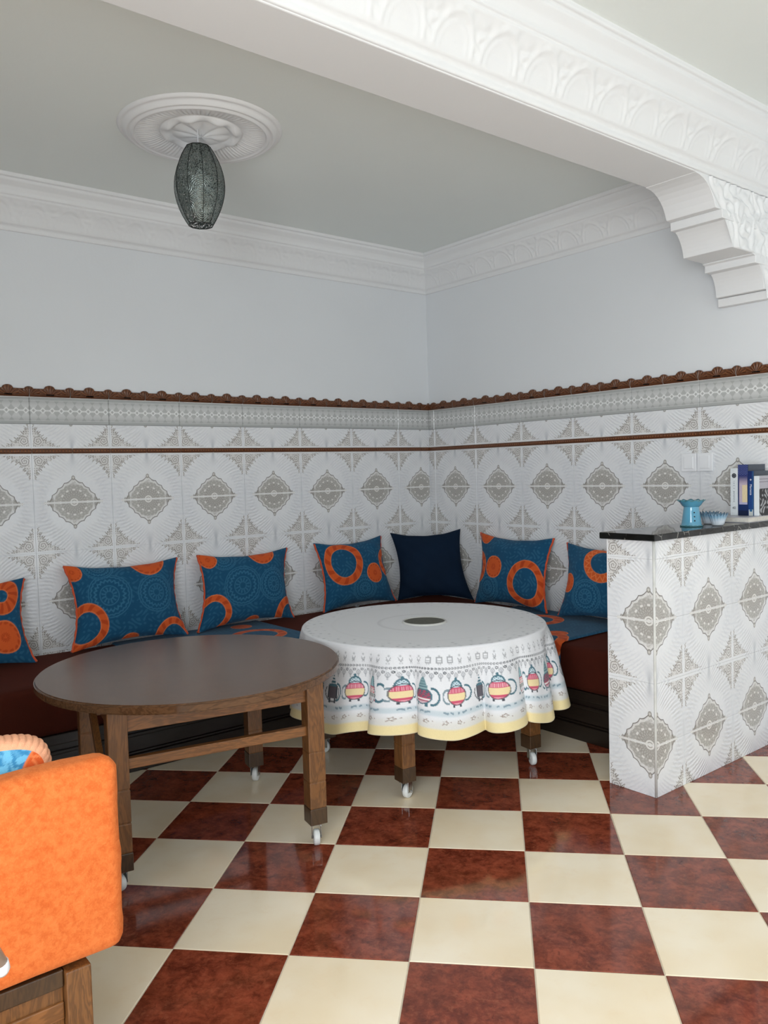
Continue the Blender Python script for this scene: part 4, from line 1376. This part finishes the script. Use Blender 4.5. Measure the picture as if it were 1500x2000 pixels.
printed_panel('spine_print', .0255, .207, spine3, b3, (0, 0, 0), 0)
sl = box_mesh('jacket', (.0256, .004, .002), (.0262, .170, .2065), 0); link('jacket', sl, M['b_dark'], b3)
lettering(b3, 'Morocco', .0135, .0085, .146, M['white_ink'])
lettering(b3, '+', .0200, .0065, .160, M['white_ink'], False)
b4 = standing('white spined book with a black and white photograph on its front cover', -2.4415, .0245, .184, .19, M['b_white'])


def photo(s, t):
    v = t / .184; c = C(190, 188, 198)[None, None] * np.ones(s.shape + (1,))
    f = np.sin(s * 130 + 3 * np.sin(t * 70)) * np.sin(t * 110 + 2 * np.sin(s * 90))
    ph = C(46, 46, 50)[None, None] * np.ones(s.shape + (1,)); ph = mixn(ph, sstepn(f, .1, .6), C(176, 178, 182))
    m_ = ((v < .68) * 1.0)[..., None]; c = c * (1 - m_) + ph * m_
    return mixn(c, (np.abs(v - .92) < .012) | (np.abs(v - .85) < .012), C(150, 146, 156))


pp = printed_panel('cover_print', .188, .184, photo, b4, (.0246, 0.001, 0), PI / 2)

# light switches on the right wall
for yv, lb in ((-2.0035, 'left of two white switch plates on the tiled wall above the counter'), (-2.0925, 'right of two white switch plates on the tiled wall above the counter')):
    t = thing('light_switch', lb, 'light switch', (-TH, yv, 1.352), -PI / 2, 'switch plates on the right wall')
    box('plate', (-.043, -.010, -.047), (.043, -.0, .047), M['plastic'], t, .003)
    box('rocker', (-.026, -.0135, -.032), (.026, -.009, .032), M['plastic'], t, .002)

# ------------------------------------------------------------------ foreground settee
st = thing('settee', 'wooden settee with an orange fleece back, in the near left foreground', 'settee', (-3.9, -2.3, 0))
so = np.array((-3.9, -2.3, 0))


def fleece_panel(name, lo, hi, r=.035):
    me = box_mesh(name, np.array(lo) - so, np.array(hi) - so, r, 5)
    bm = bmesh.new(); bm.from_mesh(me)
    for _ in range(2):
        bmesh.ops.subdivide_edges(bm, edges=[e for e in bm.edges if e.calc_length() > .03], cuts=3, use_grid_fill=True)
    bm.normal_update()
    for v in bm.verts:
        p = Vector(v.co); v.co += v.normal * (.004 * mnoise.noise(p * 14) + .0025 * mnoise.noise(p * 75))
    bm.to_mesh(me); bm.free(); shade(me)
    return link(name, me, M['fleece'], st)


fleece_panel('backrest', (-4.45, -2.605, .338), (-3.268, -2.51, .757))
fleece_panel('seat_pad', (-4.45, -2.508, .335), (-3.285, -1.98, .435), .03)
for x in (-3.399, -4.43):
    for y in (-2.595, -2.03):
        box('leg', np.array((x, y, 0)) - so, np.array((x + .053, y + .055, .33)) - so, M['wood'], st, .004)
for y in (-2.583, -2.02):
    box('rail', np.array((-4.38, y, .295)) - so, np.array((-3.40, y + .03, .333)) - so, M['wboot'], st, .003)
    box('rail', np.array((-4.38, y + .004, .225)) - so, np.array((-3.40, y + .026, .262)) - so, M['woodx'], st, .003)
    box('panel', np.array((-4.38, y + .010, .10)) - so, np.array((-3.40, y + .020, .296)) - so, M['wood'], st, .001)
box('seat_board', np.array((-4.44, -2.53, .320)) - so, np.array((-3.30, -1.99, .334)) - so, M['wood'], st, .002)
def box_cushion(label, ctr, yaw, w, hh, thick, tilt):
    """firm rounded cushion: printed panels and a ribbed peach gusset all round"""
    root = thing('cushion', label, 'cushion', (ctr[0], ctr[1], ctr[2]), yaw)
    na, nr = 700, 60
    a = np.linspace(0, 2 * PI, na, endpoint=False); ex = 2 / 7.0
    ox = np.sign(np.cos(a)) * np.abs(np.cos(a)) ** ex * w / 2; oz = np.sign(np.sin(a)) * np.abs(np.sin(a)) ** ex * hh / 2
    R = np.linspace(0.0, 1, nr)[1:]
    Mt = Matrix.Rotation(tilt, 4, 'X')
    for sgn in (-1, 1):
        x = (ox * (1 - .017 / (w / 2)))[:, None] * R[None]; z = (oz * (1 - .017 / (hh / 2)))[:, None] * R[None]
        y = sgn * (thick / 2 + .022 * (1 - R[None] ** 2.2) * np.ones_like(x))
        c = fabric(x + w / 2, z + hh / 2, [('m', w - .17, .30, .085), ('m', w - .20, .10, .09), ('z', w + .035, hh - .11, .112, .070), ('m', .18, .2, .12)], C(64, 142, 190), C(126, 198, 232))
        blot = np.sin((x - z) * 60 + 2 * np.sin(z * 70)) * np.sin((x + z) * 60 + 2 * np.sin(x * 60))
        onb = (c[..., 2] > c[..., 0] * 1.3); c = np.where((onb & (blot > .15))[..., None], C(116, 192, 230), c)
        me = grid_mesh('panel', np.stack([x, y, z + hh / 2], -1), True, False, True, sgn > 0, c)
        bm = bmesh.new(); bm.from_mesh(me); bmesh.ops.holes_fill(bm, edges=[e for e in bm.edges if e.is_boundary and max(abs(v.co.x) for v in e.verts) < w * .1 and max(abs(v.co.z - hh / 2) for v in e.verts) < hh * .1], sides=0)
        bm.to_mesh(me); bm.free(); me.transform(Mt); shade(me); link('printed_panel', me, M['print'], root)
    v = np.linspace(-1, 1, 14)
    rb = 1 + .012 * np.sqrt(np.clip(1 - v ** 2, 0, 1)) + .0
    rib = .0030 * np.abs(np.sin(np.cumsum(np.r_[0, np.hypot(np.diff(ox), np.diff(oz))]) / .0045))
    Pm = np.zeros((na, 14, 3))
    for j in range(14):
        q = math.sqrt(max(0, 1 - v[j] ** 2)); kx = 1 + (-.017 * (1 - q) + rib * q) / (w / 2); kz = 1 + (-.017 * (1 - q) + rib * q) / (hh / 2); Pm[:, j] = np.stack([ox * kx, np.full(na, v[j] * thick / 2) + 0 * a, oz * kz + hh / 2], -1)
    me = grid_mesh('gusset', Pm, True, False, True); me.transform(Mt); link('gusset', me, M['peach'], root)
    return root


M['peach'] = plain('peach_ribbed_cloth', (242, 172, 134), .9, var=.08, vscale=60, bmp=.001, bscale=400)
box_cushion('bright blue and orange cushion with a ribbed peach edge on the foreground settee', (-3.665, -2.443, .440), -.06, .590, .368, .075, 0.0)
# tubular chair arm that just enters the frame
ch = thing('folding_chair', 'taupe chair arm with a white end cap at the left edge', 'chair', (-3.80, -3.05, 0))
cho = np.array((-3.80, -3.05, 0))
link('arm', tube_mesh('arm', [np.array(q) - cho for q in ((-3.80, -3.02, .70), (-3.70, -2.95, .69), (-3.625, -2.89, .655), (-3.581, -2.86, .548))], .013, 14), M['grey'], ch)
link('end_cap', tube_mesh('end_cap', [np.array(q) - cho for q in ((-3.5812, -2.8605, .551), (-3.578, -2.858, .536), (-3.576, -2.8565, .530))], [.0138, .0138, .010], 14), M['plastic'], ch)
link('leg', tube_mesh('leg', [np.array(q) - cho for q in ((-3.80, -3.02, .70), (-3.80, -3.04, .35), (-3.80, -3.05, 0.0))], .016, 14), M['grey'], ch)
link('leg', tube_mesh('leg', [np.array(q) - cho for q in ((-3.80, -3.02, .70), (-3.95, -3.0, .35), (-4.05, -2.98, 0.0))], .016, 14), M['grey'], ch)
